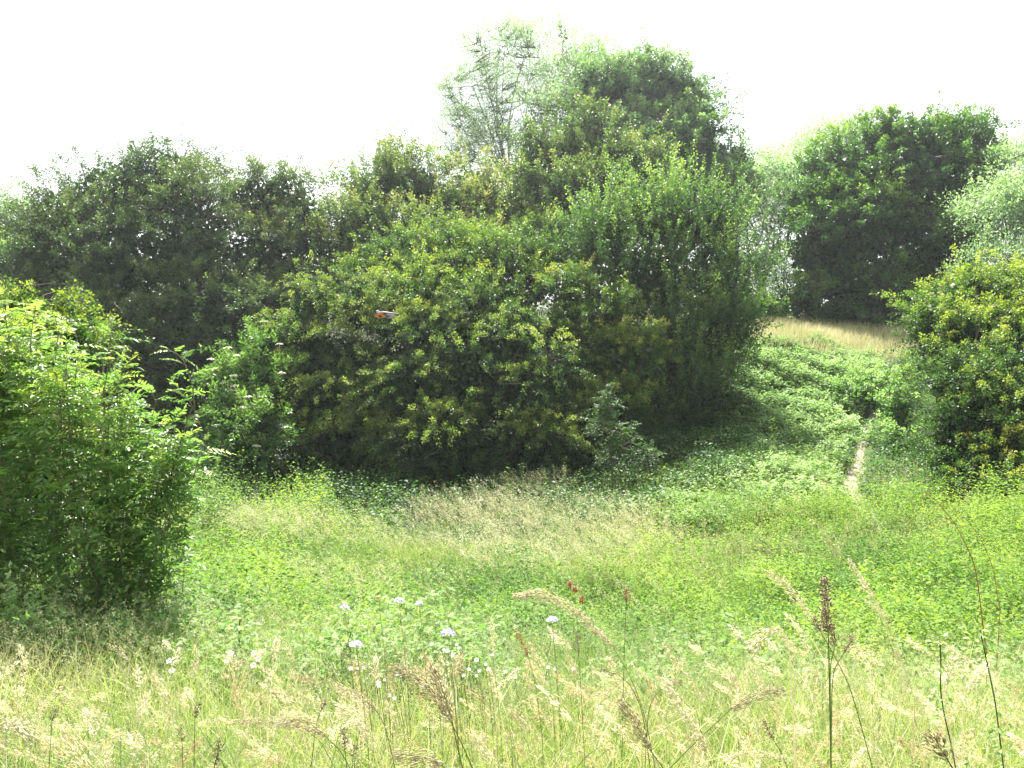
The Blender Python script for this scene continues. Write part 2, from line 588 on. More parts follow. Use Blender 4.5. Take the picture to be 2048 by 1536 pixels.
def leaves_on(g, S, D, T, r, k=24, L=.45, rad=.10, droop=.25, ln=.055, wd=.032, tip=.35, base=.35, flat=.6, along=.5):
    n_ = len(S)
    i = np.repeat(np.arange(n_), k)
    m = len(i)
    t = r.uniform(size=m) ** .8
    Ls = (L * (r.uniform(.5, 1.3, n_) + 1.1 * (r.uniform(size=n_) < .05)))[i]
    p = S[i] + D[i] * (Ls * t)[:, None]
    p[:, 2] -= droop * Ls * t ** 2
    o = unit(m, r)
    p += o * (rad * (1 - .45 * t) * r.uniform(.2, 1, m))[:, None]
    ax = nrm(D[i] * along + o * .8 + r.normal(0, .35, (m, 3)) - np.array([0, 0, .15]))
    nr_ = nrm(np.array([0, 0, 1.0]) * flat + r.normal(0, .55, (m, 3)))
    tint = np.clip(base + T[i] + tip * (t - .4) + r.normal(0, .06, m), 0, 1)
    s = r.uniform(.65, 1.25, m)
    leaf_quads(g, p, ax, nr_, ln * s, wd * s, tint)


def wood(root, LB, base, r, mat, r0=.16, forks=None, twigs=0, S=None, D=None, bare=0, lean=0):
    """trunk with limbs into every lobe and thin twigs out to the sprays, as one continuous wood mesh"""
    g = Geo()
    cen = np.mean([c for c, a in LB], 0)
    base = np.array(base, float)
    H = max(c[2] for c, a in LB) - base[2]
    stems = forks or 1
    limb_pts = []
    fork = base * .62 + cen * .38
    fork[0] = base[0] * .75 + cen[0] * .25 + lean
    fork[2] = base[2] + .28 * H
    pts = curve_pts(base - np.array([0, 0, .3]), fork, r.normal(0, .04 * H, 3) * [1, 1, 0], 6)
    tube(g, pts, np.linspace(r0 * 1.25, r0 * .85, 6), sides=8)
    limb_pts.append(pts)
    for c, a in LB:
        tgt = c + a * np.array([0, 0, .25])
        for q in range(2):
            tg = tgt + r.normal(0, .25, 3) * a * (q > 0)
            bend = r.normal(0, .05, 3) * H + np.array([0, 0, -.04 * H])
            pts = curve_pts(fork, tg, bend, 8)
            ra = r0 * (.42 if q == 0 else .26)
            tube(g, pts, np.linspace(ra, ra * .25, 8), sides=5)
            limb_pts.append(pts[2:])
    lp = np.concatenate(limb_pts)
    if S is not None and len(S):
        sec = []
        for c, a in LB:
            for q in range(9):
                u_ = unit(1, r)[0]
                u_[2] = abs(u_[2]) * .9 + .1 if q % 3 else u_[2]
                tg = c + a * u_ * r.uniform(.55, .85)
                dist = np.linalg.norm(lp - tg, axis=1)
                rise = np.clip(.35 * np.linalg.norm(tg[:2] - lp[:, :2], axis=1) - (tg[2] - lp[:, 2]), 0, None)
                o_ = lp[np.argmin(np.abs(dist - .9 * a.mean()) + 1.5 * rise)]
                pts = curve_pts(o_, tg, r.normal(0, .05, 3) * dist.min() + np.array([0, 0, -.05]) * a.mean(), 6)
                tube(g, pts, np.linspace(r0 * .12, r0 * .04, 6), sides=4)
                sec.append(pts[2:])
        lp = np.concatenate([np.concatenate(sec), lp[::3]])
    if twigs and S is not None and len(S):
        idx = r.choice(len(S), min(twigs, len(S)), replace=False)
        E = S[idx] + D[idx] * .1
        near = np.argmin(((E[:, None, :] - lp[None]) ** 2).sum(-1) + np.where(lp[None, :, 2] > E[:, None, 2] + .3, 4, 0), 1)
        A = lp[near]
        ln_ = np.linalg.norm(E - A, axis=1)
        many_tubes(g, A, E, np.minimum(.035, .012 + ln_ * .008) * r0 / .14, np.full(len(E), .005 * r0 / .14), r.normal(0, .06, (len(E), 3)) * ln_[:, None], .5)
    return g.build('trunk', mat, root)


def tree(name, label, cat, lobes, d, mat, base_px=None, seed=1, wmat='bark', group=None, per=9, k=24, ln=.06, wd=.036, L=.5,
         rad=.12, droop=.25, up=.35, back=.5, inner=.15, tip=.35, base_t=.35, bumps=1., twigs=250, r0=.14, deep=1., spread=.45,
         shell=.22, flat=.6, along=.5, lean=0, core=1.):
    r = np.random.default_rng(seed)
    LB = lobes_world(lobes, d, deep, min(1, len(lobes) / 6) * (1.3 if cat == 'bush' and d > 15 else 2.4 if cat == 'tree' else 0))
    if base_px is None:
        cx_ = np.mean([c[0] for c, a in LB])
    else:
        cx_ = P(base_px, 700, d)[0]
    bx, by = cx_, d
    bz = float(gz(bx, by))
    root = empty(name, (bx, by, bz))
    tag(root, label, cat, group)
    fr = FR if core else 1.1
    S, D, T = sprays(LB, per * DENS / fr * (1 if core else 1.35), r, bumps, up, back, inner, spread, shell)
    STAT[0] += len(S) * k
    g = Geo()
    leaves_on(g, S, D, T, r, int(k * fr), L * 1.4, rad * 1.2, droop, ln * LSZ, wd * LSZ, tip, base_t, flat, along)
    if core:
        C = []
        for c, a in LB:
            m_ = int(a.prod() ** (2 / 3) * 1300 * (.05 / ln) ** 1.5 * core)
            u_ = unit(m_, r) * (r.uniform(.0, 1, m_) ** .42 * .80)[:, None]
            C.append(c + u_ * a)
        C = np.concatenate(C)
        C = C[C[:, 2] > gz(C[:, 0], C[:, 1]) - .1]
        leaf_quads(g, C, unit(len(C), r), unit(len(C), r), ln * 2.6, wd * 2.8, r.uniform(0, .25, len(C)))  # oversized filler leaves added to block light, interior shade painted as dark tint
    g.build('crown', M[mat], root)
    wood(root, LB, (bx, by, bz), r, M[wmat], r0, twigs=twigs, S=S, D=D, lean=lean)
    return root, LB, S, D


TG = 'trees and bushes around the hollow'
# far and middle trees
tree('rounded_tree', 'pale rounded tree at the far left edge, beyond the dark hawthorn', 'tree',
     [(20, 480, 110, 92), (-70, 500, 110, 110), (60, 560, 80, 80)], 58, 'pale', seed=21, per=2.6, k=16, ln=.17, wd=.10, L=1.0, rad=.3, bumps=2, r0=.25, twigs=120, group=TG)
tree('yellow_green_shrub', 'light yellow-green shrub low at the left edge in front of the pale rounded tree', 'shrub',
     [(30, 540, 75, 70), (-40, 600, 90, 90), (70, 610, 60, 60)], 44, 'upright', seed=22, per=4, k=16, ln=.12, wd=.08, L=.7, rad=.2, bumps=1.5, base_t=.6, r0=.12, twigs=100, group=TG)
tree('hawthorn', 'tallest dark brownish-green hawthorn on the left, its top the peak above the ash sapling', 'tree',
     [(330, 368, 92, 78), (235, 400, 100, 85), (140, 450, 85, 78), (110, 540, 90, 90), (250, 540, 170, 130), (395, 500, 90, 140), (360, 690, 170, 130), (200, 690, 140, 110), (440, 660, 120, 130), (330, 800, 150, 60), (70, 640, 70, 90)],
     31, 'haw_dark', seed=23, per=5.5, k=24, ln=.085, wd=.055, L=.6, rad=.16, bumps=1.2, r0=.25, twigs=500, wmat='bark_dark', tip=.3, base_t=.33, group=TG)
tree('hawthorn', 'lower dark hawthorn with a rounded twin top, right of the tall left hawthorn', 'tree',
     [(570, 405, 72, 65), (500, 420, 70, 70), (610, 470, 50, 80), (530, 540, 95, 110), (600, 590, 60, 90), (520, 680, 120, 100), (590, 760, 60, 70)],
     33, 'haw_dark', seed=24, per=5.5, k=24, ln=.09, wd=.058, L=.6, rad=.16, bumps=1.2, r0=.2, twigs=350, wmat='bark_dark', tip=.35, base_t=.42, group=TG)
tree('field_maple', 'light green maple with three spiky tips, behind the gap left of centre', 'tree',
     [(745, 400, 60, 70), (790, 360, 48, 58), (840, 400, 55, 80), (720, 480, 70, 80), (800, 500, 100, 80), (680, 540, 60, 70)],
     36, 'maple', seed=25, per=5, k=22, ln=.10, wd=.07, L=.8, rad=.14, up=.9, droop=.1, bumps=1.1, base_t=.5, r0=.16, twigs=200, group=TG)
tree('field_maple', 'small yellowish-green maple under the tall airy tree, left of the pointed maple', 'tree',
     [(950, 395, 62, 62), (900, 430, 60, 60), (975, 450, 60, 60), (930, 510, 90, 60)],
     37, 'maple', seed=26, per=5, k=22, ln=.10, wd=.07, L=.7, rad=.15, up=.7, droop=.1, bumps=1.1, base_t=.62, r0=.16, twigs=150, group=TG)
tree('willow', 'tallest pale airy tree with bare-looking fanning branches against the white sky', 'tree',
     [(1000, 110, 62, 72), (1050, 130, 60, 75), (945, 190, 62, 70), (1040, 240, 85, 90), (925, 270, 55, 45), (985, 320, 80, 60), (1090, 330, 60, 80), (910, 325, 44, 22), (893, 180, 30, 30), (960, 90, 40, 40)],
     56, 'silver', base_px=1075, seed=27, core=.0, per=2.5, k=17, ln=.11, wd=.05, L=.95, rad=.34, droop=.1, up=.5, bumps=1.6, base_t=.38, r0=.24, twigs=1400, inner=.3, shell=.6, group=TG, lean=.4)
tree('poplar', 'thin pale tree with a narrow pointed tip, just right of the tall airy tree', 'tree',
     [(1127, 90, 20, 45), (1135, 170, 42, 60), (1190, 160, 46, 60), (1110, 250, 50, 70), (1170, 240, 60, 60)],
     53, 'silver', base_px=1120, seed=28, core=.0, per=2.6, k=15, ln=.15, wd=.08, L=1.1, rad=.25, up=.7, bumps=1.5, base_t=.3, r0=.26, twigs=400, inner=.3, shell=.5, group=TG)
tree('sycamore', 'tall dense blue-green tree at the centre top, right of the pale airy tree', 'tree',
     [(1215, 200, 68, 82), (1300, 190, 70, 66), (1370, 190, 38, 42), (1390, 250, 48, 55), (1250, 300, 100, 80), (1360, 320, 90, 80), (1420, 330, 40, 55), (1470, 340, 34, 50), (1445, 410, 60, 70), (1350, 420, 90, 60)],
     46, 'dark_tree', base_px=1340, seed=29, per=3.4, k=20, ln=.15, wd=.10, L=.8, rad=.22, bumps=1.6, base_t=.42, r0=.35, twigs=350, shell=.3, group=TG)
tree('field_maple', 'broad pointed maple with brownish tips, in front of the tall blue-green tree', 'tree',
     [(1175, 285, 58, 58), (1085, 330, 68, 62), (1215, 350, 90, 72), (1290, 360, 48, 52), (1050, 420, 55, 70), (1150, 420, 120, 80), (1090, 500, 90, 60)],
     38, 'maple', seed=30, per=5, k=24, ln=.105, wd=.075, L=.7, rad=.15, up=.7, droop=.1, bumps=1.2, base_t=.36, r0=.2, twigs=250, group=TG)
tree('willow', 'pale thin tree with dark bare branches in the gap left of the round dark tree', 'tree',
     [(1530, 370, 48, 62), (1500, 450, 42, 60), (1550, 460, 48, 80), (1520, 560, 45, 80)],
     52, 'silver', seed=31, core=.0, per=4, k=14, ln=.15, wd=.07, L=1.1, rad=.25, bumps=1.5, base_t=.45, r0=.25, twigs=450, inner=.3, shell=.6, group=TG)
tree('willow', 'faint pale treetop peeping over the left shoulder of the round dark tree', 'tree',
     [(1590, 320, 36, 34), (1650, 290, 55, 42), (1700, 270, 40, 28), (1640, 370, 70, 60)],
     60, 'silver', seed=32, core=.0, per=3, k=12, ln=.16, wd=.07, L=1.2, rad=.3, bumps=1.5, base_t=.4, r0=.25, twigs=450, inner=.3, shell=.6, group=TG)
tree('sycamore', 'large round dark green tree on the top of the bank at right', 'tree',
     [(1870, 300, 105, 66), (1780, 295, 70, 58), (1690, 350, 80, 62), (1950, 330, 50, 70), (1620, 420, 55, 50), (1800, 390, 160, 90), (1940, 420, 55, 70), (1700, 470, 130, 90), (1860, 520, 110, 80), (1625, 520, 45, 60), (1745, 580, 120, 60), (1860, 600, 90, 50), (1780, 630, 120, 28), (1605, 600, 34, 40)],
     42, 'round', base_px=1592, seed=33, per=4.0, k=22, ln=.14, wd=.095, L=.7, rad=.2, bumps=1.5, base_t=.4, r0=.32, twigs=400, flat=1.1, wmat='bark_dark', group=TG)
tree('willow', 'silvery willow at the right edge, behind the yellow-tipped hawthorn', 'tree',
     [(2000, 410, 55, 42), (2050, 350, 45, 60), (1975, 450, 50, 42), (2040, 450, 60, 60), (2000, 520, 60, 50), (2100, 420, 60, 120)],
     37, 'silver', base_px=2060, seed=34, core=.0, per=4.2, k=18, ln=.13, wd=.06, L=.8, rad=.2, bumps=1.3, base_t=.35, r0=.18, twigs=220, shell=.35, group=TG)
tree('elder_shrub', 'small light green shrub at the foot of the round dark tree', 'shrub',
     [(1650, 640, 26, 20), (1690, 640, 26, 16), (1670, 625, 18, 16)], 41, 'elder', seed=35, per=9, k=16, ln=.12, wd=.07, L=.4, rad=.12, bumps=.9, r0=.05, twigs=30, base_t=.4, group=TG)
tree('elder_shrub', 'small bright green shrub seen through the gap under the pale thin tree', 'shrub',
     [(1550, 625, 34, 22), (1500, 620, 40, 30)], 44, 'herb', seed=36, per=8, k=16, ln=.12, wd=.08, L=.4, rad=.12, bumps=.9, r0=.05, twigs=30, group=TG)

# the bushes across the hollow
tree('dogwood_shrub', 'tall bush with many upright light green shoots, right of centre', 'bush',
     [(1215, 470, 58, 62), (1320, 440, 85, 62), (1420, 455, 66, 62), (1180, 520, 50, 50), (1290, 560, 120, 100), (1430, 570, 78, 100), (1390, 690, 105, 110), (1470, 640, 50, 80), (1330, 790, 100, 90), (1410, 800, 75, 70), (1345, 860, 75, 45)],
     27, 'upright', seed=40, per=8, k=26, ln=.075, wd=.05, L=.95, rad=.085, up=1.7, droop=.02, bumps=.8, spread=.7, base_t=.42, tip=.45, r0=.12, twigs=400, group=TG)
tree('hawthorn', 'domed dark hawthorn behind the central bushes, with light green scrambler on top', 'bush',
     [(935, 500, 100, 55), (820, 515, 78, 50), (970, 545, 110, 75), (1075, 500, 46, 56), (730, 560, 60, 42), (860, 560, 90, 60), (1060, 570, 60, 50), (820, 610, 100, 60, -.5), (980, 610, 120, 60, -.5)],
     27.5, 'haw_lush', seed=41, per=9, k=26, ln=.065, wd=.043, L=.5, rad=.12, bumps=1.15, base_t=.34, r0=.12, twigs=250, group=TG)
tree('hawthorn', 'left-hand hawthorn of the central clump, yellow-green shoulder and drooping dark skirts', 'bush',
     [(640, 600, 70, 55), (720, 610, 80, 60), (610, 700, 75, 90), (690, 740, 90, 90), (650, 830, 100, 90), (640, 900, 90, 60), (730, 890, 85, 75), (790, 640, 70, 50), (575, 800, 50, 80)],
     24.3, 'haw', seed=42, per=11, k=28, ln=.058, wd=.036, L=.55, rad=.10, droop=.6, up=.2, bumps=1.15, base_t=.48, tip=.4, r0=.12, twigs=350, group=TG)
tree('hawthorn', 'front central hawthorn, olive-brown with a sprawling top and near-black base', 'bush',
     [(860, 680, 80, 70), (960, 640, 85, 60), (1045, 670, 65, 62), (830, 780, 95, 100), (960, 760, 130, 110), (1070, 790, 85, 110), (900, 880, 140, 75), (1060, 890, 110, 55), (780, 740, 70, 90, 1), (1000, 700, 110, 90, 1.5), (880, 650, 90, 50, 1.5)],
     23.3, 'haw', seed=43, per=11, k=28, ln=.058, wd=.036, L=.55, rad=.10, droop=.5, up=.25, bumps=1.15, base_t=.36, tip=.45, r0=.12, twigs=400, group=TG)
tree('hawthorn', 'yellow-topped hawthorn between the front central one and the upright shoots', 'bush',
     [(1150, 590, 66, 60), (1220, 640, 60, 70), (1130, 680, 60, 80), (1200, 730, 90, 80), (1270, 740, 50, 90), (1220, 830, 85, 75), (1150, 860, 80, 60)],
     24.5, 'haw_yel', seed=44, per=10, k=28, ln=.06, wd=.038, L=.5, rad=.10, droop=.35, up=.3, bumps=1.15, base_t=.36, tip=.4, r0=.12, twigs=300, group=TG)
rt, LBe, Se, De = tree('elder_bush', 'bright leafy elder bush with flat cream flower heads, left of the central hawthorns', 'bush',
     [(545, 690, 42, 34), (495, 710, 50, 40), (470, 770, 42, 50), (530, 770, 60, 60), (450, 850, 50, 60), (510, 870, 70, 70), (470, 920, 60, 36)],
     22.8, 'elder', seed=45, per=8, k=16, ln=.11, wd=.05, L=.45, rad=.14, droop=.2, up=.3, bumps=.7, base_t=.6, tip=.3, r0=.08, twigs=160, group=TG)
# its blossom, one part per flower head that shows
r = np.random.default_rng(77)
pxs, pys = proj(Se)
ok = np.where((De[:, 1] < .1) & (De[:, 2] > .1))[0]
for i in r.choice(ok, 22, replace=False):
    g = Geo()
    c = Se[i] + De[i] * .5 + np.array([0, -.08, .12])
    n_ = 60
    a_ = r.uniform(0, 6.28, n_)
    q = np.sqrt(r.uniform(0, 1, n_)) * .11
    C = c + np.c_[np.cos(a_) * q, np.sin(a_) * q, r.normal(0, .006, n_) - q * q * 3]
    leaf_quads(g, C, nrm(r.normal(size=(n_, 3)) * [1, 1, .2]), np.tile([[0, -.3, 1.]], (n_, 1)), .024, .022, r.uniform(0, 1, n_))
    tube(g, curve_pts(Se[i], c - np.array([0, 0, .02]), (0, 0, 0), 3), .004, 0, 3)
    g.build('flower_head', M['cream'], rt)

tree('hawthorn', 'rounded green hawthorn at the right edge above the yellow-tipped branches', 'bush',
     [(1930, 610, 80, 62), (2010, 590, 75, 60), (1870, 660, 55, 62), (1960, 700, 110, 80), (2070, 640, 90, 90), (1880, 730, 50, 60)],
     22, 'haw_lush', seed=50, per=10, k=28, ln=.065, wd=.045, L=.5, rad=.1, droop=.2, up=.3, bumps=.8, base_t=.42, tip=.45, flat=1., r0=.12, twigs=250, group=TG)
tree('hawthorn', 'low hawthorn with spreading yellow-orange tipped branches at the right edge', 'bush',
     [(1960, 765, 90, 56), (2040, 740, 70, 50), (1895, 770, 45, 36), (1980, 850, 100, 80), (2060, 860, 90, 110), (1910, 870, 50, 70), (2000, 950, 100, 80), (1915, 950, 60, 60), (2090, 980, 80, 90), (1960, 990, 80, 50, -.4), (2040, 1020, 90, 60, -.8), (2090, 1060, 80, 60, -1)],
     17.5, 'haw_yel', seed=51, wmat='bark_dark', per=13, k=28, ln=.055, wd=.036, L=.5, rad=.09, droop=.35, up=.2, bumps=.75, base_t=.32, tip=.46, core=1.6, flat=1., r0=.12, twigs=300, group=TG)
tree('bramble_mound', 'leafy bramble mound overhanging the left side of the path', 'bush',
     [(1730, 775, 50, 34), (1690, 805, 40, 40), (1768, 772, 36, 30), (1680, 870, 24, 40), (1735, 800, 34, 22, -.6)], 26.6, 'bramble', seed=52, per=13, k=14, ln=.085, wd=.065, L=.35, rad=.12, bumps=.6, base_t=.35, r0=.03, twigs=60, flat=1.2, group=TG)
tree('bramble_mound', 'pale-leaved bramble bank on the right side of the path', 'bush',
     [(1800, 830, 26, 50), (1788, 900, 36, 46), (1810, 770, 20, 34), (1840, 960, 50, 40)], 24, 'bramble', seed=53, per=13, k=14, ln=.085, wd=.065, L=.35, rad=.12, bumps=.6, base_t=.45, r0=.03, twigs=60, flat=1.2, group=TG)


# ------------------------------------------------------------------ pinnate-leaved saplings
def pinnate(g, gs, B, D, L, T, r, pairs=5, ll=.06, lw=.021):
    """compound ash leaves: base B, direction D, leaf length L, tint T"""
    n_ = len(B)
    side = nrm(np.cross(D, np.array([0, 0, 1.0]) + r.normal(0, .25, (n_, 3))))
    up = nrm(np.cross(side, D))
    for q in range(pairs * 2 + 1):
        k_ = q // 2
        f = (k_ + 1.3) / (pairs + 1.3) if q < pairs * 2 else 1.0
        p = B + D * (L * f)[:, None]
        p[:, 2] -= .35 * L * f ** 2
        s = (1 if q % 2 else -1) if q < pairs * 2 else 0
        dn = D - np.array([0, 0, 1.0]) * .4 * f
        ax = nrm(dn * (.55 if s else 1) + side * s + r.normal(0, .14, (n_, 3)))
        sc_ = (1 - .25 * abs(f - .6)) * r.uniform(.8, 1.15, n_) * (L / .26)
        leaf_hex(g, p, ax, nrm(up + r.normal(0, .25, (n_, 3))), ll * sc_, lw * sc_, np.clip(T + r.normal(0, .05, n_), 0, 1))
    end = B + D * L[:, None]
    end[:, 2] -= .35 * L
    many_tubes(gs, B, end, np.full(n_, .0022), np.full(n_, .001), np.c_[np.zeros(n_), np.zeros(n_), .08 * L], .7, segs=2)


def shoot(g, gs, pts, r, n_leaf, L0=.26, T=.5, wood_r=.0035, ll=.07, lw=.026, pairs=5, top=.95):
    """one leafy shoot along a polyline"""
    pts = np.asarray(pts)
    t = np.linspace(.12, top, n_leaf)
    idx = t * (len(pts) - 1)
    B = np.stack([np.interp(idx, np.arange(len(pts)), pts[:, k]) for k in range(3)], 1)
    d = nrm(np.stack([np.interp(idx, np.arange(len(pts)), np.gradient(pts[:, k])) for k in range(3)], 1))
    az = np.arange(n_leaf) * 1.571 + r.uniform(0, 6.28) + (np.arange(n_leaf) % 2) * math.pi * .9 + r.normal(0, .3, n_leaf)
    rad_ = np.c_[np.cos(az), np.sin(az), np.zeros(n_leaf)]
    rise = .15 + .9 * np.clip((t - .6) / .4, 0, 1)
    D = nrm(rad_ + d * rise[:, None] + np.array([0, 0, .1]) + r.normal(0, .38, (n_leaf, 3)))
    L = L0 * r.uniform(.75, 1.15, n_leaf) * (1 - .45 * np.clip((t - .75) / .25, 0, 1))
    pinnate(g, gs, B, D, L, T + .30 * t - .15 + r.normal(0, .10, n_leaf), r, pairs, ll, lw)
    tube(gs, pts, np.linspace(wood_r, wood_r * .3, len(pts)), .5, 5)


r = np.random.default_rng(60)
AD = 6.6
ab = P(215, 1250, AD)
ab[2] = gz(ab[0], ab[1])
ash = empty('ash_sapling', ab)
tag(ash, 'bright young ash sapling with feathery leaves filling the left foreground', 'sapling', TG)
g, gs = Geo(), Geo()
hull = [(-60, 700, 150, 130, .5), (60, 680, 120, 95, .3), (170, 790, 110, 110, 0), (60, 900, 190, 190, .2), (250, 930, 130, 150, -.1), (330, 890, 60, 90, .1),
        (150, 1080, 210, 130, 0), (300, 1050, 70, 110, 0), (60, 1150, 170, 100, 0), (230, 1180, 120, 60, 0), (-80, 1000, 160, 250, 0)]
for lb_i, lb in enumerate(lobes_world(hull, AD, .9)):
    c, a = lb
    m_ = int(62 * (a[0] * a[2]) ** .8 * 1.5 + 6)
    if lb_i >= 6:
        m_ = int(m_ * .6)
    for q in range(m_):
        u = unit(1, r)[0]
        if u[1] > .3 and r.uniform() < .5:
            u[1] *= -1
        tipp = c + a * u * r.uniform(.72, 1.0)
        if tipp[2] < gz(tipp[0], tipp[1]) + .1:
            continue
        ln_ = r.uniform(.35, .75)
        st = tipp - np.array([(tipp[0] - ab[0]) * .16, (tipp[1] - ab[1]) * .16, 0]) - np.array([r.normal(0, .08), r.normal(0, .08), ln_])
        st[2] = max(st[2], ab[2] + .05)
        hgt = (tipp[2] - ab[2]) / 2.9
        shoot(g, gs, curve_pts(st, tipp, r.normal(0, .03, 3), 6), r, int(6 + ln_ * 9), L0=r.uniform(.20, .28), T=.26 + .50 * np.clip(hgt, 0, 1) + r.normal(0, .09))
# main stems and the leaders that stand clear of the crown
fork = ab + np.array([0, 0, .35])
tube(gs, curve_pts(ab - [0, 0, .1], fork, (0, 0, 0), 3), [.028, .026, .024], .4, 8)
for (mx_, my_, tx, ty, dd, rr_) in [(215, 950, 205, 720, 0, .018), (215, 950, 222, 640, .1, .012), (120, 950, 60, 690, .3, .016), (60, 930, -60, 620, .4, .016),
                                    (340, 960, 390, 800, -.1, .014), (150, 1000, 130, 740, -.3, .013), (270, 1000, 310, 830, .2, .012)]:
    mid = P(mx_, my_, AD + dd * .5)
    tp = P(tx, ty, AD + dd)
    pts = np.concatenate([curve_pts(fork, mid, (0, 0, 0), 6)[:-1], curve_pts(mid, tp, (0, 0, .03), 6)])
    tube(gs, pts, np.linspace(rr_, rr_ * .35, len(pts)), .4, 6)
for q, (line, nl, T0) in enumerate([([(205, 800), (215, 740), (228, 690), (222, 640)], 11, .62), ([(392, 850), (385, 770), (365, 715), (330, 695)], 12, .60),
                          ([(215, 820), (240, 760), (262, 715)], 8, .66), ([(150, 760), (158, 700), (150, 660)], 8, .68), ([(60, 700), (66, 640), (74, 600)], 8, .72),
                          ([(385, 960), (400, 910), (412, 880)], 7, .72), ([(400, 850), (378, 800), (352, 770)], 8, .66), ([(300, 850), (312, 805), (300, 775)], 8, .6),
                          ([(20, 690), (10, 630), (0, 590)], 8, .7), ([(110, 720), (118, 660), (108, 628)], 8, .75)]):
    pts = np.array([P(x_, y_, AD - .15 + .03 * i) for i, (x_, y_) in enumerate(line)])
    tt_ = np.linspace(0, len(pts) - 1, 9)
    pts = np.stack([np.interp(tt_, np.arange(len(pts)), pts[:, k]) for k in range(3)], 1)
    shoot(g, gs, pts, r, nl, L0=.20, T=T0, wood_r=.005)
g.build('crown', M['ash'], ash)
gs.build('trunk', M['bark_young'], ash)

# thorn bush behind the sapling, with bare twigs sticking out
hb, LBh, Sh, Dh = tree('hawthorn', 'small-leaved thorn bush with bare grey twigs poking up behind the ash sapling', 'bush',
     [(30, 640, 90, 55), (110, 650, 60, 50), (-50, 680, 110, 90), (150, 700, 50, 60), (60, 760, 120, 90), (100, 1000, 160, 180)], 8.2, 'haw_lush', seed=61, per=60, k=16, ln=.032, wd=.022, L=.22, rad=.05,
     bumps=.35, base_t=.48, r0=.05, twigs=260, group=TG)
g = Geo()
for line in [[(0, 590), (40, 572), (75, 570), (112, 566)], [(75, 570), (96, 600), (108, 612)], [(70, 562), (80, 580), (86, 600)], [(60, 640), (110, 590), (124, 564)], [(86, 592), (110, 584), (150, 574)],
             [(80, 612), (130, 605), (165, 580)], [(0, 556), (12, 566), (20, 580)], [(92, 640), (130, 600), (190, 640)], [(130, 590), (170, 605), (200, 640)]]:
    pts = np.array([P(x_, y_, 8.1 + .05 * i) for i, (x_, y_) in enumerate(line)])
    tube(g, pts, np.linspace(.008, .003, len(pts)), .5, 4)
g.build('twig', M['bark'], hb)
g = Geo()
r = np.random.default_rng(62)
for x_, y_ in [(150, 590), (165, 600), (180, 615), (190, 630), (197, 642), (120, 590), (135, 598), (158, 582)]:
    n_ = 26
    C = P(x_, y_, 8.1) + r.normal(0, .04, (n_, 3))
    leaf_quads(g, C, unit(n_, r), unit(n_, r), .034, .024, r.uniform(.5, .9, n_))
g.build('foliage', M['haw_lush'], hb)

# pale sapling standing in front of the dark bushes
sb = P(1225, 925, 20.3)
sb[2] = gz(sb[0], sb[1])
sp = empty('elder_sapling', sb)
tag(sp, 'slim pale-leaved sapling standing against the dark base of the bushes right of centre', 'sapling', TG)
g, gs = Geo(), Geo()
r = np.random.default_rng(63)
tube(gs, curve_pts(sb, P(1212, 765, 20.3), (.05, 0, 0), 8), np.linspace(.03, .008, 8), .4, 5)
for lb, m_ in zip(lobes_world([(1212, 795, 16, 32), (1206, 840, 30, 30), (1250, 850, 26, 22), (1230, 890, 40, 26), (1290, 895, 26, 14)], 20.3, .8), (16, 16, 10, 20, 9)):
    c, a = lb
    for q in range(m_):
        tipp = c + a * unit(1, r)[0] * r.uniform(.4, 1)
        st = tipp - np.array([r.normal(0, .1), r.normal(0, .1), .4])
        shoot(g, gs, curve_pts(st, tipp, (0, 0, 0), 4), r, 6, L0=.30, T=.35, pairs=3, ll=.085, lw=.036, wood_r=.006)
g.build('crown', M['upright'], sp)
gs.build('trunk', M['bark_young'], sp)


# ------------------------------------------------------------------ ground vegetation (nobody could count it)
def scatter(n_, y0, y1, xm=.68, r=None, pw=1.0):
    """points in the visible wedge between distances y0 and y1, even per area"""
    r = r or rng
    y = np.sqrt(r.uniform(y0 ** 2, y1 ** 2, n_))
    x = r.uniform(-1, 1, n_) * (xm * y + .6)
    return x, y


def inpoly(px, py, poly):
    poly = np.array(poly, float)
    c = np.zeros(len(px), bool)
    j = len(poly) - 1
    for i in range(len(poly)):
        xi, yi = poly[i]
        xj, yj = poly[j]
        c ^= ((yi > py) != (yj > py)) & (px < (xj - xi) * (py - yi) / (yj - yi + 1e-9) + xi)
        j = i
    return c


def region(poly, n_, y0, y1, r, thin=None, jit=18, off_path=.35, xm=.68):
    x, y = scatter(n_, y0, y1, xm, r)
    z = gz(x, y)
    px, py = proj(np.c_[x, y, z])
    s = np.clip(26 / y, .3, 3)
    nn = noise(np.c_[x, y], 1.3) * jit * s
    m = inpoly(px + nn, py + nn * .6, poly)
    if off_path:
        m &= path_dist(x, y) > off_path * r.uniform(.5, 1.3, len(x)) * np.where((y > 23.5) & (y < 25), .4, np.where(y > 27.5, .15, 1))
    if thin is not None:
        m &= r.uniform(size=len(x)) < thin(x, y)
    return np.c_[x, y, z][m]


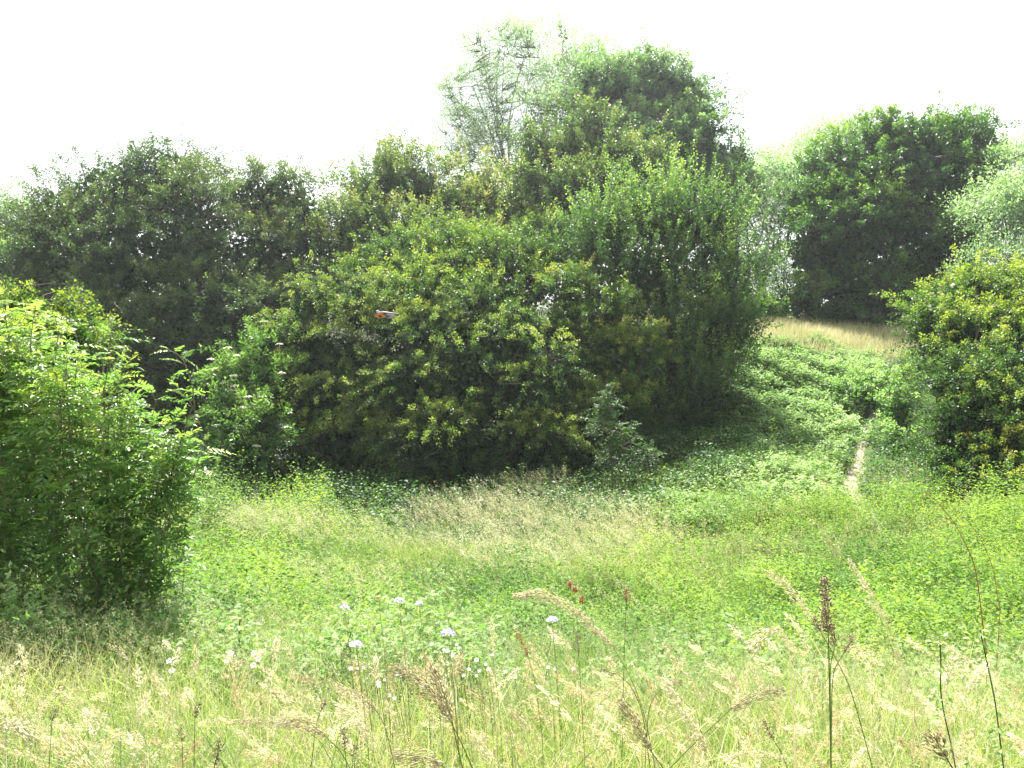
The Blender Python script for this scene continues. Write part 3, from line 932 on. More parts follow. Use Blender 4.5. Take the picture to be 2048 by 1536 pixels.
def leafy(name, label, B, r, mat, h=(.3, .5), k=12, ln=.05, wd=.03, T=.5, rad=.08, flat=.8, stem=True, patch=.18, hexl=False, tri=False, kind='stuff', top=.35):
    """upright leafy stems (herbs, nettles, brambles) as one mass"""
    n_ = len(B)
    H = r.uniform(h[0], h[1], n_) * np.clip(1 + .35 * noise(B, 1.1) + .6 * noise(B + 7, 3.1), .2, 2.3)
    lean = r.normal(0, .18, (n_, 2))
    i = np.repeat(np.arange(n_), k)
    m = len(i)
    t = top + (1 - top) * r.uniform(size=m)
    p = B[i].copy()
    p[:, :2] += lean[i] * (H[i] * t)[:, None]
    p[:, 2] += H[i] * t
    az = r.uniform(0, 6.28, m)
    o = np.c_[np.cos(az), np.sin(az), r.normal(.05, .2, m)]
    p += o * (rad * r.uniform(.1, 1, m))[:, None]
    tn = np.clip(T + patch * noise(B, 1.1)[i] + .12 * noise(B + 3, 4)[i] + .25 * (t - .6) + r.normal(0, .12, m), 0, 1)
    s = r.uniform(.6, 1.3, m)
    g = Geo()
    nr_ = nrm(np.array([0, 0, 1.0]) * flat + r.normal(0, .45, (m, 3)))
    ax = nrm(o + r.normal(0, .2, (m, 3)) - np.array([0, 0, .1]))
    if tri:
        side = nrm(np.cross(ax, nr_))
        for q in (-1, 0, 1):
            a2 = nrm(ax * (1 if q == 0 else .35) + side * q)
            (leaf_hex if hexl else leaf_quads)(g, p, a2, nr_, ln * s, wd * s, tn)
    else:
        (leaf_hex if hexl else leaf_quads)(g, p, ax, nr_, ln * s, wd * s, tn)
    o_ = g.build(name, M[mat])
    tag(o_, label, 'vegetation', kind=kind)
    return o_


def grassy(name, label, B, r, h=(.4, .6), wd=.004, T=.4, T2=None, patch=.15, curve=(.1, .6), seg=4, mat='grass', wind=(.0, 0.), up_t=.1):
    n_ = len(B)
    az = r.uniform(0, 6.28, n_)
    lean = nrm(np.c_[np.cos(az) + wind[0], np.sin(az) + wind[1], np.zeros(n_)])[:, :2]
    H = r.uniform(h[0], h[1], n_) * (1 + .2 * noise(B, .8))
    t0 = np.clip(T + patch * noise(B, 1.4) + r.normal(0, .10, n_), 0, 1)
    g = Geo()
    blades(g, B, H, np.full(n_, wd) * r.uniform(.6, 1.4, n_), lean, r.uniform(*curve, n_), t0, seg, np.clip(t0 + up_t + (0 if T2 is None else T2), 0, 1))
    o_ = g.build(name, M[mat])
    tag(o_, label, 'vegetation', kind='stuff')
    return o_


def heads(name, label, B, r, h=(.6, .9), k=26, sl=.012, sw=.004, hl=.16, spread=.02, T=.6, wind=(-.6, 0), mat='straw', stem_w=.0018, patch=.12, nod=.5):
    """seeding grass: thin stalk with a nodding panicle of many spikelets, as one mass"""
    n_ = len(B)
    az = r.uniform(0, 6.28, n_)
    lean = nrm(np.c_[np.cos(az) * .8 + wind[0], np.sin(az) * .8 + wind[1], np.zeros(n_)])[:, :2]
    H = r.uniform(h[0], h[1], n_) * (1 + .15 * noise(B, .8))
    cv = r.uniform(.05, nod, n_)
    t0 = np.clip(T + patch * noise(B, 1.9) + r.normal(0, .12, n_), 0, 1)
    g = Geo()
    z = blades(g, B, H, np.full(n_, stem_w), lean, cv, t0 * .5 + .2, 4, t0)
    tip, pre = z[:, -1], z[:, -2]
    d = nrm(tip - pre)
    i = np.repeat(np.arange(n_), k)
    m = len(i)
    t = r.uniform(0, 1, m)
    HL = (hl * r.uniform(.6, 1.3, n_))[i]
    p = tip[i] - d[i] * (HL * (1 - t))[:, None] + r.normal(0, 1, (m, 3)) * (spread * np.sin(np.pi * np.clip(t * .85 + .1, 0, 1)))[:, None]
    ax = nrm(d[i] + r.normal(0, .3, (m, 3)) - np.array([0, 0, .15]))
    leaf_quads(g, p, ax, unit(m, r), sl * r.uniform(.7, 1.4, m), sw, np.clip(t0[i] + r.normal(0, .12, m), 0, 1))
    o_ = g.build(name, M[mat])
    tag(o_, label, 'vegetation', kind='stuff')
    return o_


r = np.random.default_rng(100)
BIG = [(-900, 640), (3000, 640), (3000, 4000), (-900, 4000)]
# short green undergrowth everywhere so that no bare soil shows
B = region(BIG, 30000, 5.0, 24, r, off_path=.22, thin=lambda x, y: np.clip(.6 + .7 * noise(np.c_[x, y], 2.3), .1, 1))
leafy('undergrowth', 'low green undergrowth carpeting the hollow', B, r, 'herb', h=(.08, .22), k=9, ln=.055, wd=.032, T=.35, rad=.10, top=.1)
# foreground meadow grass
x, y = scatter(52000, 1.2, 7.4, .72, r)
B = np.c_[x, y, gz(x, y)]
grassy('meadow_grass', 'tall yellow-green meadow grass in the foreground', B, r, h=(.2, .6), wd=.0038, T=.55, patch=.22, curve=(.05, .8), up_t=.16)
x, y = scatter(4600, 1.3, 6.6, .72, r)
B = np.c_[x, y, gz(x, y)]
heads('seeding_grass', 'straw-coloured seeding grass heads nodding through the foreground meadow', B, r, h=(.45, .85), k=34, sl=.011, sw=.0026, hl=.15, spread=.012, T=.46, stem_w=.0018, nod=.7, mat='pale_seed', patch=.2)
x, y = scatter(5000, 1.2, 5.5, .72, r)
B = np.c_[x, y, gz(x, y)]
grassy('meadow_grass', 'broad bright green blades among the foreground meadow grass', B, r, h=(.3, .7), wd=.0075, T=.48, patch=.15, curve=(.2, 1.), seg=4, up_t=.1)
x, y = scatter(3600, 1.25, 5, .72, r)
B = np.c_[x, y, gz(x, y)]
grassy('straw_stems', 'bleached straw stems leaning every way through the foreground meadow', B, r, h=(.4, .8), wd=.0026, T=.75, patch=.15, curve=(.0, .45), seg=4, mat='dry', up_t=.2)
x, y = scatter(520, 1.35, 4.2, .72, r)
B = np.c_[x, y, gz(x, y)]
heads('seeding_grass', 'full straw plumes of oat grass scattered through the foreground meadow', B, r, h=(.5, .85), k=110, sl=.016, sw=.0034, hl=.13, spread=.011, T=.72, stem_w=.0022, nod=.9, mat='straw', patch=.25)
# brambles and herbs on the near slope
B = region([(-900, 1290), (240, 1290), (420, 1230), (800, 1200), (1100, 1300), (1250, 1420), (2900, 1420), (2900, 1900), (-900, 1900)], 15000, 5.2, 9.5, r, thin=lambda x, y: np.clip(.55 + .8 * noise(np.c_[x, y], 1.7), .05, 1))
leafy('bramble_patch', 'pale green bramble tangle on the near slope below the meadow edge', B, r, 'bramble', h=(.2, .5), k=13, ln=.032, wd=.019, T=.38, rad=.12, flat=.8, tri=True, patch=.3)
B = region([(300, 1070), (560, 1090), (600, 1230), (800, 1290), (1000, 1350), (250, 1350), (250, 1120)], 30000, 7.5, 17, r)
leafy('leafy_herbs', 'bright leafy herbs and low brambles right of the ash sapling', B, r, 'herb', h=(.25, .55), k=18, ln=.042, wd=.024, T=.62, rad=.09)
B = region([(880, 1240), (1300, 1210), (1500, 1270), (1560, 1400), (1000, 1400), (860, 1330)], 26000, 6.5, 13, r)
leafy('leafy_herbs', 'fresh green leafy herbs in the middle of the hollow', B, r, 'herb', h=(.25, .5), k=14, ln=.045, wd=.022, T=.55, rad=.07)
B = region([(1480, 1060), (1700, 1030), (1900, 1010), (2900, 1200), (2900, 1500), (1560, 1480), (1500, 1250)], 42000, 6.5, 18.5, r, off_path=.3)
leafy('leafy_herbs', 'bright bushy herbs covering the mound at the right', B, r, 'herb', h=(.25, .55), k=18, ln=.042, wd=.024, T=.55, rad=.09)
# green grass and seeding grass in the hollow
B = region([(540, 1060), (1250, 1050), (1300, 1230), (900, 1290), (620, 1260)], 110000, 8, 20, r)
grassy('lush_grass', 'lush dark green grass on the hollow floor', B, r, h=(.35, .7), wd=.008, T=.30, patch=.22, curve=(.2, .9), seg=3, up_t=.12, wind=(-.5, 0))
B = region([(520, 1080), (1150, 1030), (1400, 1080), (1350, 1190), (1050, 1250), (800, 1220), (520, 1180)], 24000, 9.5, 20.5, r, jit=50, thin=lambda x, y: np.clip(.5 + .9 * noise(np.c_[x, y], 1.1), .04, 1))
heads('seeding_grass', 'pale pinkish seeding grass sweeping across the hollow floor', B, r, h=(.7, 1.05), k=22, sl=.030, sw=.007, hl=.26, spread=.03, T=.68, stem_w=.004, wind=(-.9, -.2), nod=.7, mat='pale_seed')
B = region([(1200, 1150), (1500, 1120), (1560, 1260), (1300, 1290), (1180, 1240)], 26000, 8.5, 16, r)
grassy('reed_grass', 'grey-green tufted grass right of centre in the hollow', B, r, h=(.4, .8), wd=.007, T=.38, patch=.12, curve=(.2, .9), seg=3, up_t=.2)
B = region([(1180, 1140), (1700, 1050), (1700, 1160), (1560, 1250), (1300, 1280), (1180, 1220)], 9000, 8.5, 18, r, thin=lambda x, y: np.clip(.5 + .8 * noise(np.c_[x, y], 1.2), .05, 1))
heads('seeding_grass', 'hazy pinkish seed heads on the slope below the path', B, r, h=(.5, .85), k=20, sl=.022, sw=.006, hl=.2, spread=.025, T=.55, stem_w=.003, nod=.5)
B = region([(1660, 1000), (1860, 980), (2000, 1040), (1900, 1200), (1700, 1150)], 5000, 12, 20, r)
heads('seeding_grass', 'short seeding grass on the mound right of the path', B, r, h=(.4, .7), k=18, sl=.022, sw=.006, hl=.18, spread=.025, T=.5, stem_w=.003, nod=.4)
B = region(BIG, 60000, 6.5, 21, r, off_path=.3, thin=lambda x, y: np.clip(.5 + .9 * noise(np.c_[x + 9, y], 1.0), .05, 1))
grassy('mixed_grass', 'mixed green and straw grass growing through the herbs of the hollow', B, r, h=(.3, .75), wd=.007, T=.45, patch=.25, curve=(.1, .8), seg=3, up_t=.2)
B = region(BIG, 5000, 6.5, 20, r, off_path=.3, thin=lambda x, y: np.clip(.3 + .9 * noise(np.c_[x, y + 5], .9), .03, 1))
heads('seeding_grass', 'scattered pale seeding grass among the herbs of the hollow', B, r, h=(.5, .9), k=18, sl=.02, sw=.005, hl=.2, spread=.02, T=.5, stem_w=.003, wind=(-.5, 0), nod=.5, mat='pale_seed')
B = region(BIG, 11000, 7, 20, r, off_path=.4, thin=lambda x, y: np.clip(.15 + 1.3 * noise(np.c_[x + 4, y + 5], 1.2), .02, 1))
leafy('tall_weeds', 'taller leafy weeds standing above the herbs of the hollow', B, r, 'herb', h=(.4, .9), k=34, ln=.055, wd=.022, T=.45, rad=.07, top=.15, patch=.3)
# nettles and rushes on the left
B = region([(430, 1000), (660, 1030), (680, 1120), (460, 1130), (400, 1080)], 7000, 13, 20, r)
leafy('nettle_patch', 'stand of upright light green nettles in front of the elder bush', B, r, 'herb', h=(.7, 1.15), k=26, ln=.06, wd=.03, T=.55, rad=.07, top=.1)
B = region([(330, 960), (480, 960), (520, 1040), (330, 1060)], 9000, 14, 23, r)
grassy('rush_clump', 'clump of tall blue-green grass at the shady foot of the elder bush', B, r, h=(.7, 1.3), wd=.014, T=.3, patch=.12, curve=(.2, .9), seg=4)
# shaded herbs under the bushes
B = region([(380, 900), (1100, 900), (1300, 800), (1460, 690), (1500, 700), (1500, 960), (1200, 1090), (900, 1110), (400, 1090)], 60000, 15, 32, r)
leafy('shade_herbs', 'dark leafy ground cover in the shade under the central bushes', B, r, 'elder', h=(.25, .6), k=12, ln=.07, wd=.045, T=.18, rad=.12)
# bramble-covered bank
B = region([(1180, 1040), (1260, 930), (1420, 850), (1455, 690), (1640, 690), (1780, 730), (1760, 850), (1700, 930), (1690, 1010), (1480, 1080)], 62000, 16, 33, r, off_path=.3)
leafy('bramble_bank', 'pale sunlit bramble leaves blanketing the bank left of the path', B, r, 'bramble', h=(.12, .4), k=12, ln=.048, wd=.038, T=.62, rad=.12, flat=1.3, tri=True)
B = region([(1810, 690), (1795, 770), (1750, 860), (1725, 930), (1715, 1040), (2900, 1150), (2900, 900), (1900, 640), (1810, 650)], 60000, 14, 33, r, off_path=.35, xm=.8)
leafy('bank_herbs', 'dark green herbs on the bank right of the path under the hawthorns', B, r, 'elder', h=(.2, .55), k=14, ln=.06, wd=.04, T=.5, rad=.12)
t_ = r.uniform(.5, 9, 1500)
x = np.interp(t_, np.arange(len(PATH)), PATH[:, 0]) + r.normal(0, .20, 1500)
y = np.interp(t_, np.arange(len(PATH)), PATH[:, 1]) + r.normal(0, .10, 1500)
m = (path_dist(x, y) > .07) | (r.uniform(size=1500) < .25)
B = np.c_[x, y, gz(x, y)][m]
grassy('path_grass', 'short trampled grass fringing the dirt path', B, r, h=(.06, .28), wd=.012, T=.55, patch=.2, curve=(.2, 1.), seg=3, up_t=.15)
# dry grass on the top of the bank
x = r.uniform(2, 26, 60000)
y = r.uniform(30, 46, 60000)
m = path_dist(x, y) > .3
B = np.c_[x, y, gz(x, y)][m]
px, py = proj(B)
B = B[(py < 720 + 12 * noise(B, 1)) & (px > 1380) & (px < 2200)]
grassy('dry_grass', 'tan dry grass along the top of the bank', B, r, h=(.25, .6), wd=.02, T=.45, patch=.25, curve=(.1, .5), seg=3, up_t=.2, mat='dry')


# ------------------------------------------------------------------ single stalks and flowers that stand out
def spindles(g, C, ax, ln, wd, T):
    """small four-sided seeds"""
    n_ = len(C)
    ln = np.broadcast_to(ln, (n_,))[:, None]
    wd = np.broadcast_to(wd, (n_,))[:, None]
    a = nrm(np.cross(ax, np.array([.2, .9, .3])))
    b = np.cross(ax, a)
    m = C + ax * ln * .4
    V = np.stack([C, m + a * wd * .5, m + b * wd * .5, m - a * wd * .5, m - b * wd * .5, C + ax * ln], 1)
    q = (np.arange(n_) * 6)[:, None]
    Fs = [q + np.array([t_]) for t_ in [(0, 2, 1), (0, 3, 2), (0, 4, 3), (0, 1, 4), (5, 1, 2), (5, 2, 3), (5, 3, 4), (5, 4, 1)]]
    g.add(V.reshape(-1, 3), Fs, np.repeat(T, 6))


def polyl(line, d, n_=14):
    """smooth line through photo pixels at distance d (last point continues to the ground)"""
    pts = np.array([P(a, b, d) for a, b in line])
    t = np.linspace(0, 1, len(pts))
    tt_ = np.linspace(0, 1, n_)
    s = np.stack([np.interp(tt_, t, pts[:, k]) for k in range(3)], 1)
    for _ in range(2):
        s[1:-1] = (s[:-2] + 2 * s[1:-1] + s[2:]) / 4
    return s


SG = 'grass stalks standing out of the foreground meadow'


def stalk(name, label, cat, head, stem, d, kind, T=.6, seed=0, w=1., group=SG):
    """head: pixel line of the seed head from tip to neck; stem: pixel line on down; then to the ground"""
    r = np.random.default_rng(seed + 900)
    hp = polyl(head, d)
    sp_ = polyl([head[-1]] + stem, d)
    end = sp_[-1]
    dv = nrm(sp_[-1] - sp_[-3])
    foot = end + np.array([dv[0], 0, 0]) * .15
    foot[2] = min(gz(foot[0], foot[1]), end[2] - .02)
    root = empty(name, foot)
    tag(root, label, cat, group)
    gs_ = Geo()
    line = np.concatenate([sp_, curve_pts(end, foot, (0, 0, 0), 4)[1:]])
    tube(gs_, line, np.linspace(.0010, .0016, len(line)) * w, T if kind != 'brown' else .5, 5)
    tube(gs_, hp, np.linspace(.0005, .0011, len(hp)) * w, T, 4)
    gs_.build('stem', M['stem'] if kind != 'white' else M['straw'], root)
    if kind in ('plume', 'gold', 'white'):
        T = min(1, T + .15)
    w = w * .78
    g_ = Geo()
    L = np.linalg.norm(np.diff(hp, axis=0), axis=1).sum()
    if kind in ('plume', 'white', 'gold'):
        nb = int(L / .0052)
        t = np.linspace(.0, 1, nb)
        C = np.stack([np.interp(t, np.linspace(0, 1, len(hp)), hp[:, k]) for k in range(3)], 1)
        d_ = nrm(-np.stack([np.interp(t, np.linspace(0, 1, len(hp)), np.gradient(hp[:, k])) for k in range(3)], 1))
        sw_ = (.010 + .036 * np.sin(np.pi * np.clip(t * .85 + .12, 0, 1))) * w
        for q in range(11 if kind != 'white' else 8):
            o = unit(nb, r)
            o[:, 2] -= .25
            k_ = r.uniform(.2, 1, nb) * sw_
            p = C + o * (k_ * .55)[:, None] + d_ * (r.uniform(-.5, 1, nb) * .01)[:, None]
            ax = nrm(d_ * 1.4 + o * .45 + r.normal(0, .15, (nb, 3)) - np.array([0, 0, .2]))
            spindles(g_, p, ax, .016 * r.uniform(.7, 1.25, nb) * w, .0036 * w, np.clip(T + r.normal(0, .14, nb), 0, 1))
        mt = {'plume': 'straw', 'white': 'straw', 'gold': 'straw'}[kind]
    else:  # dense lobed spike
        nb = int(L / .00045)
        t = r.uniform(0, 1, nb)
        C = np.stack([np.interp(t, np.linspace(0, 1, len(hp)), hp[:, k]) for k in range(3)], 1)
        d_ = nrm(-np.stack([np.interp(t, np.linspace(0, 1, len(hp)), np.gradient(hp[:, k])) for k in range(3)], 1))
        lob = .55 + .45 * np.abs(np.sin(t * L / .022 * math.pi / 2 + .4))
        rr_ = (.006 + .015 * np.sin(np.pi * np.clip(t * .8 + .12, 0, 1))) * lob * w
        o = unit(nb, r)
        p = C + o * (rr_ * r.uniform(.1, 1, nb))[:, None]
        spindles(g_, p, nrm(d_ + o * .8), .009 * r.uniform(.7, 1.3, nb) * w, .0034 * w, np.clip(T + r.normal(0, .16, nb), 0, 1))
        mt = 'rust' if kind == 'rust' else 'brownhead'
    g_.build('seed_head', M[mt], root)
    return root


ST = [
    ('tallest brown lobed seed head on an upright dark stem at the right', 'brown', [(1649, 1163), (1650, 1200), (1652, 1232), (1656, 1262)], [(1658, 1330), (1662, 1536)], 1.9, .55, 1.35),
    ('small brown seed head just below the tallest one, beside its stem', 'brown', [(1660, 1252), (1664, 1272), (1670, 1292)], [(1660, 1330), (1662, 1536)], 1.9, .5, .95),
    ('small brown seed head leaning right of the tallest stem', 'brown', [(1705, 1274), (1697, 1290), (1690, 1302)], [(1664, 1345), (1662, 1536)], 1.9, .6, .9),
    ('small brown seed head on the slanting bleached stalk left of the tallest stem', 'brown', [(1628, 1238), (1634, 1250), (1640, 1262)], [(1662, 1300), (1700, 1370), (1745, 1536)], 2.0, .4, .95),
    ('bleached oat stalk slanting down right across the green, left of the tallest head', 'white', [(1542, 1146), (1560, 1158), (1582, 1178), (1602, 1205), (1622, 1232)], [(1660, 1290), (1712, 1372), (1760, 1536)], 2.1, .92, .8),
    ('pale oat plume arching to the left, first in the middle of the meadow', 'plume', [(1036, 1190), (1070, 1182), (1110, 1194), (1150, 1222), (1190, 1255), (1225, 1292)], [(1260, 1350), (1290, 1430), (1310, 1536)], 2.0, .72, .9),
    ('golden plume arching left in the centre foreground', 'gold', [(792, 1336), (820, 1346), (850, 1372), (878, 1402), (900, 1440)], [(925, 1490), (945, 1536)], 1.75, .42, 1.0),
    ('rough grey-brown plume hanging beside the golden plume', 'plume', [(868, 1340), (880, 1365), (890, 1395), (902, 1432)], [(912, 1480), (925, 1536)], 1.7, .5, 1.15),
    ('dark narrow seed spike upright left of the bottom centre', 'brown', [(686, 1458), (688, 1478), (690, 1500)], [(692, 1520), (694, 1536)], 1.8, .08, .8),
    ('dark short seed spike right of the narrow dark spike', 'brown', [(710, 1492), (708, 1504), (706, 1514)], [(704, 1536)], 1.8, .15, .7),
    ('thick brown-red seed head at the bottom left of centre', 'brown', [(438, 1486), (435, 1508), (430, 1530)], [(426, 1545)], 1.7, .3, .95),
    ('dark brown seed head among the grass at the lower left', 'brown', [(397, 1408), (394, 1422), (390, 1436)], [(388, 1536)], 1.9, .2, .8),
    ('small dark seed head at the lower left, low beside a pale stem', 'brown', [(360, 1460), (363, 1470), (364, 1480)], [(366, 1536)], 1.9, .1, .7),
    ('small dark tilted seed head above the narrow dark spike', 'brown', [(652, 1405), (646, 1413), (641, 1422)], [(632, 1450), (622, 1536)], 2.1, .05, .75),
    ('tan plume bending left over the grass left of the golden plume', 'plume', [(572, 1440), (600, 1438), (625, 1450), (650, 1472)], [(680, 1500), (700, 1536)], 1.8, .5, .95),
    ('straw plume pointing far left from the same bent top as the tan plume', 'plume', [(470, 1442), (520, 1440), (560, 1444), (600, 1452)], [(640, 1480), (670, 1536)], 1.85, .62, .7),
    ('bright white oat plume slanting left of the narrow dark spike\'s right side', 'white', [(684, 1416), (702, 1428), (722, 1452), (740, 1480)], [(752, 1500), (765, 1536)], 1.7, .95, .9),
    ('tan plume drooping above the white oat plume', 'plume', [(692, 1378), (712, 1386), (730, 1400), (748, 1415)], [(770, 1450), (790, 1536)], 1.9, .55, .8),
    ('dark-stemmed straw plume pointing right in the lower right', 'plume', [(1556, 1378), (1525, 1384), (1492, 1398), (1462, 1418)], [(1400, 1475), (1340, 1536)], 1.7, .5, .9),
    ('brown-edged plume slanting left at the bottom, left of the bleached one', 'plume', [(1246, 1408), (1262, 1432), (1280, 1462), (1300, 1500)], [(1318, 1525), (1326, 1536)], 1.7, .45, 1.0),
    ('long bleached plume slanting down to the bottom right of the brown-edged one', 'white', [(1334, 1370), (1356, 1402), (1380, 1440), (1402, 1478), (1415, 1505)], [(1430, 1536)], 1.7, .8, .9),
    ('small purplish seed head lying sideways above the long bleached plume', 'brown', [(1362, 1362), (1350, 1368), (1334, 1372)], [(1310, 1390), (1296, 1420), (1290, 1536)], 1.9, .6, .75),
    ('small purplish seed head lying sideways left of its twin', 'brown', [(1206, 1340), (1218, 1345), (1234, 1348)], [(1262, 1370), (1285, 1420), (1300, 1536)], 1.9, .55, .75),
    ('cylindrical brown spike leaning right near the bottom right', 'brown', [(1528, 1442), (1536, 1460), (1546, 1478)], [(1560, 1500), (1575, 1536)], 1.75, .45, .75),
    ('white curved plume like a comb, left of the tallest brown head', 'white', [(1504, 1292), (1512, 1278), (1530, 1264), (1556, 1254)], [(1566, 1262), (1580, 1300), (1590, 1536)], 1.9, 1., 1.1),
    ('narrow white plume drooping right beside the comb-like plume', 'white', [(1556, 1268), (1570, 1274), (1582, 1286), (1590, 1300)], [(1590, 1360), (1592, 1536)], 1.95, .95, .6),
    ('slim white upright head in the middle of the meadow edge', 'white', [(983, 1240), (985, 1262), (987, 1285), (988, 1305)], [(990, 1360), (994, 1536)], 2.4, .95, .6),
    ('rusty red seed head at the meadow edge behind the arching oat plume', 'rust', [(1254, 1180), (1253, 1192), (1252, 1204)], [(1250, 1260), (1246, 1400)], 3.2, .4, 1.0),
    ('rusty slanting seed head right of the slim white head', 'rust', [(1030, 1262), (1042, 1280), (1050, 1298), (1056, 1314)], [(1070, 1360), (1085, 1480)], 2.6, .6, .75),
    ('dull brown upright seed head left of the arching oat plume\'s stem', 'brown', [(1153, 1264), (1155, 1285), (1157, 1308)], [(1162, 1380), (1170, 1536)], 2.3, .45, .65),
    ('pale stalk bowed almost flat along the bottom right of centre', 'plume', [(1560, 1512), (1530, 1506), (1490, 1506), (1450, 1514)], [(1410, 1524), (1380, 1536)], 1.6, .85, .6),
    ('fat brown-tan plume lying flat at the very bottom centre', 'plume', [(800, 1508), (830, 1512), (858, 1518), (885, 1532)], [(900, 1545)], 1.5, .42, 1.1),
    ('white seed tuft upright above the rough scrambling stems at the right', 'white', [(1905, 1320), (1900, 1345), (1888, 1365)], [(1890, 1400), (1915, 1536)], 1.9, 1., .9),
    ('white seed tuft spreading right of the other white tuft at the right', 'white', [(1965, 1338), (1950, 1358), (1932, 1376)], [(1925, 1420), (1925, 1536)], 1.9, 1., .9),
    ('reddish-brown brush of seeds at the bottom right corner', 'plume', [(1868, 1475), (1880, 1495), (1892, 1515)], [(1905, 1536)], 1.6, .22, 1.2),
    ('long thin bleached arching stem leaning left across the slope below the path', 'white', [(1700, 1120), (1712, 1138), (1726, 1160)], [(1760, 1215), (1790, 1300), (1830, 1536)], 2.1, .95, .5),
    ('fluffy pale seed cluster right of the bleached arching stem\'s tip', 'white', [(1726, 1164), (1736, 1178), (1748, 1194)], [(1765, 1240), (1800, 1330), (1850, 1536)], 2.1, 1., .8),
    ('lowest fluffy pale seed cluster on the slope, above the scrambling stems', 'white', [(1738, 1204), (1756, 1216), (1780, 1238)], [(1800, 1290), (1830, 1360), (1870, 1536)], 2.1, .95, .6),
    ('straw plume at the left edge of the bottom corner bending right', 'plume', [(60, 1470), (40, 1450), (15, 1445), (-10, 1450)], [(-40, 1536)], 1.7, .7, 1.1),
    ('pale plume hanging above the bottom left corner', 'white', [(205, 1432), (180, 1426), (160, 1430)], [(130, 1450), (110, 1536)], 1.9, .85, .7),
    ('long bleached stalk arching up left of the ash shade at lower left', 'white', [(222, 1292), (240, 1302), (258, 1322)], [(282, 1370), (300, 1430), (330, 1536)], 2.1, .75, .5),
    ('small dark brown head near the bottom left, left of centre', 'brown', [(112, 1420), (108, 1430), (104, 1440)], [(98, 1536)], 1.9, .15, .7),
    ('white upright tuft at the bottom left edge of the meadow', 'white', [(214, 1506), (213, 1522), (212, 1536)], [(211, 1560)], 1.7, 1., .8),
]
for i, (lb, kind, hd, stm, d, T, w_) in enumerate(ST):
    nm = {'brown': 'cocksfoot_stalk', 'rust': 'dock_stalk'}.get(kind, 'oat_grass_stalk')
    stalk(nm, lb, 'grass stalk', hd, stm, d, kind, T, i, w_)

# long arching canes on the right
for i, (lb, line, d, wr, m_) in enumerate([
    ('long bleached arching stem from the brambles down to the tall grass heads', [(1572, 968), (1600, 1000), (1630, 1045), (1662, 1085), (1700, 1130), (1740, 1180), (1775, 1240), (1830, 1400)], 2.6, .0013, 'straw'),
    ('reddish arching bramble cane at the right below the dark hawthorn', [(1850, 982), (1880, 1010), (1905, 1040), (1930, 1085), (1950, 1130), (1960, 1200), (1975, 1330)], 5, .003, 'rust'),
    ('second thinner reddish cane arching right of the first', [(1900, 1010), (1935, 1040), (1960, 1075), (1985, 1130), (2000, 1220)], 5.2, .002, 'rust')]):
    p_ = polyl(line, d, 24)
    foot = p_[-1].copy()
    foot[2] = gz(foot[0], foot[1])
    root = empty('arching_cane', foot)
    tag(root, lb, 'plant stem')
    g = Geo()
    tube(g, np.concatenate([p_, curve_pts(p_[-1], foot, (0, 0, 0), 4)[1:]]), np.linspace(wr * .5, wr * 1.3, 27), .8 if i == 0 else .5, 5)
    g.build('stem', M[m_], root)
    rr = np.random.default_rng(i + 5)
    g = Geo()
    q = rr.integers(0, 22, 30)
    leaf_quads(g, p_[q] + rr.normal(0, .008, (30, 3)), unit(30, rr), unit(30, rr), .012 * d / 2.6, .005 * d / 2.6, rr.uniform(.3, .9, 30))
    g.build('foliage', M['straw'] if i == 0 else M['haw_yel'], root)

# scrambling rose stem with small leaves at the right
rr = np.random.default_rng(71)
for lb, line, d in [('dark upright rose stem with small pale leaves at the lower right', [(1880, 1285), (1882, 1330), (1880, 1380), (1888, 1430), (1905, 1500), (1915, 1560)], 2.6),
                    ('thin dark weed stem near the right edge beside the rose stem', [(1960, 1260), (1975, 1330), (1990, 1400), (2000, 1480), (2010, 1560)], 2.5),
                    ('short dark weed stem rising left of the ash shade in the brambles', [(480, 1235), (478, 1280), (488, 1330), (500, 1380)], 5.5),
                    ('dark slanting stem in the brambles right of the short weed stem', [(705, 1255), (695, 1290), (680, 1330), (665, 1370)], 5.5)]:
    p_ = polyl(line, d, 16)
    foot = p_[-1].copy()
    foot[2] = min(gz(foot[0], foot[1]), foot[2])
    root = empty('leafy_stem', foot)
    tag(root, lb, 'plant stem')
    g = Geo()
    tube(g, np.concatenate([p_, curve_pts(p_[-1], foot, (0, 0, 0), 3)[1:]]), .0022 * d / 2.5, .1, 5)
    g.build('stem', M['stem'], root)
    g = Geo()
    n_ = 90
    q = rr.integers(0, 15, n_)
    o = unit(n_, rr) * [1, 1, .5]
    leaf_hex(g, p_[q] + o * (rr.uniform(.005, .05, n_) * d / 2.6)[:, None], nrm(o), nrm(rr.normal(0, .4, (n_, 3)) + [0, 0, 1]), .022 * d / 2.6, .013 * d / 2.6, rr.uniform(.4, 1, n_))
    g.build('foliage', M['bramble'], root)


# flowers
def flower_to_ground(root, c, lean=.04):
    g_ = Geo()
    f_ = c + np.array([lean, .02, 0])
    f_[2] = gz(f_[0], f_[1])
    tube(g_, curve_pts(c, f_, (lean * .4, 0, 0), 6), np.linspace(.0012, .0022, 6), .75, 5)
    g_.build('stem', M['stem'], root)


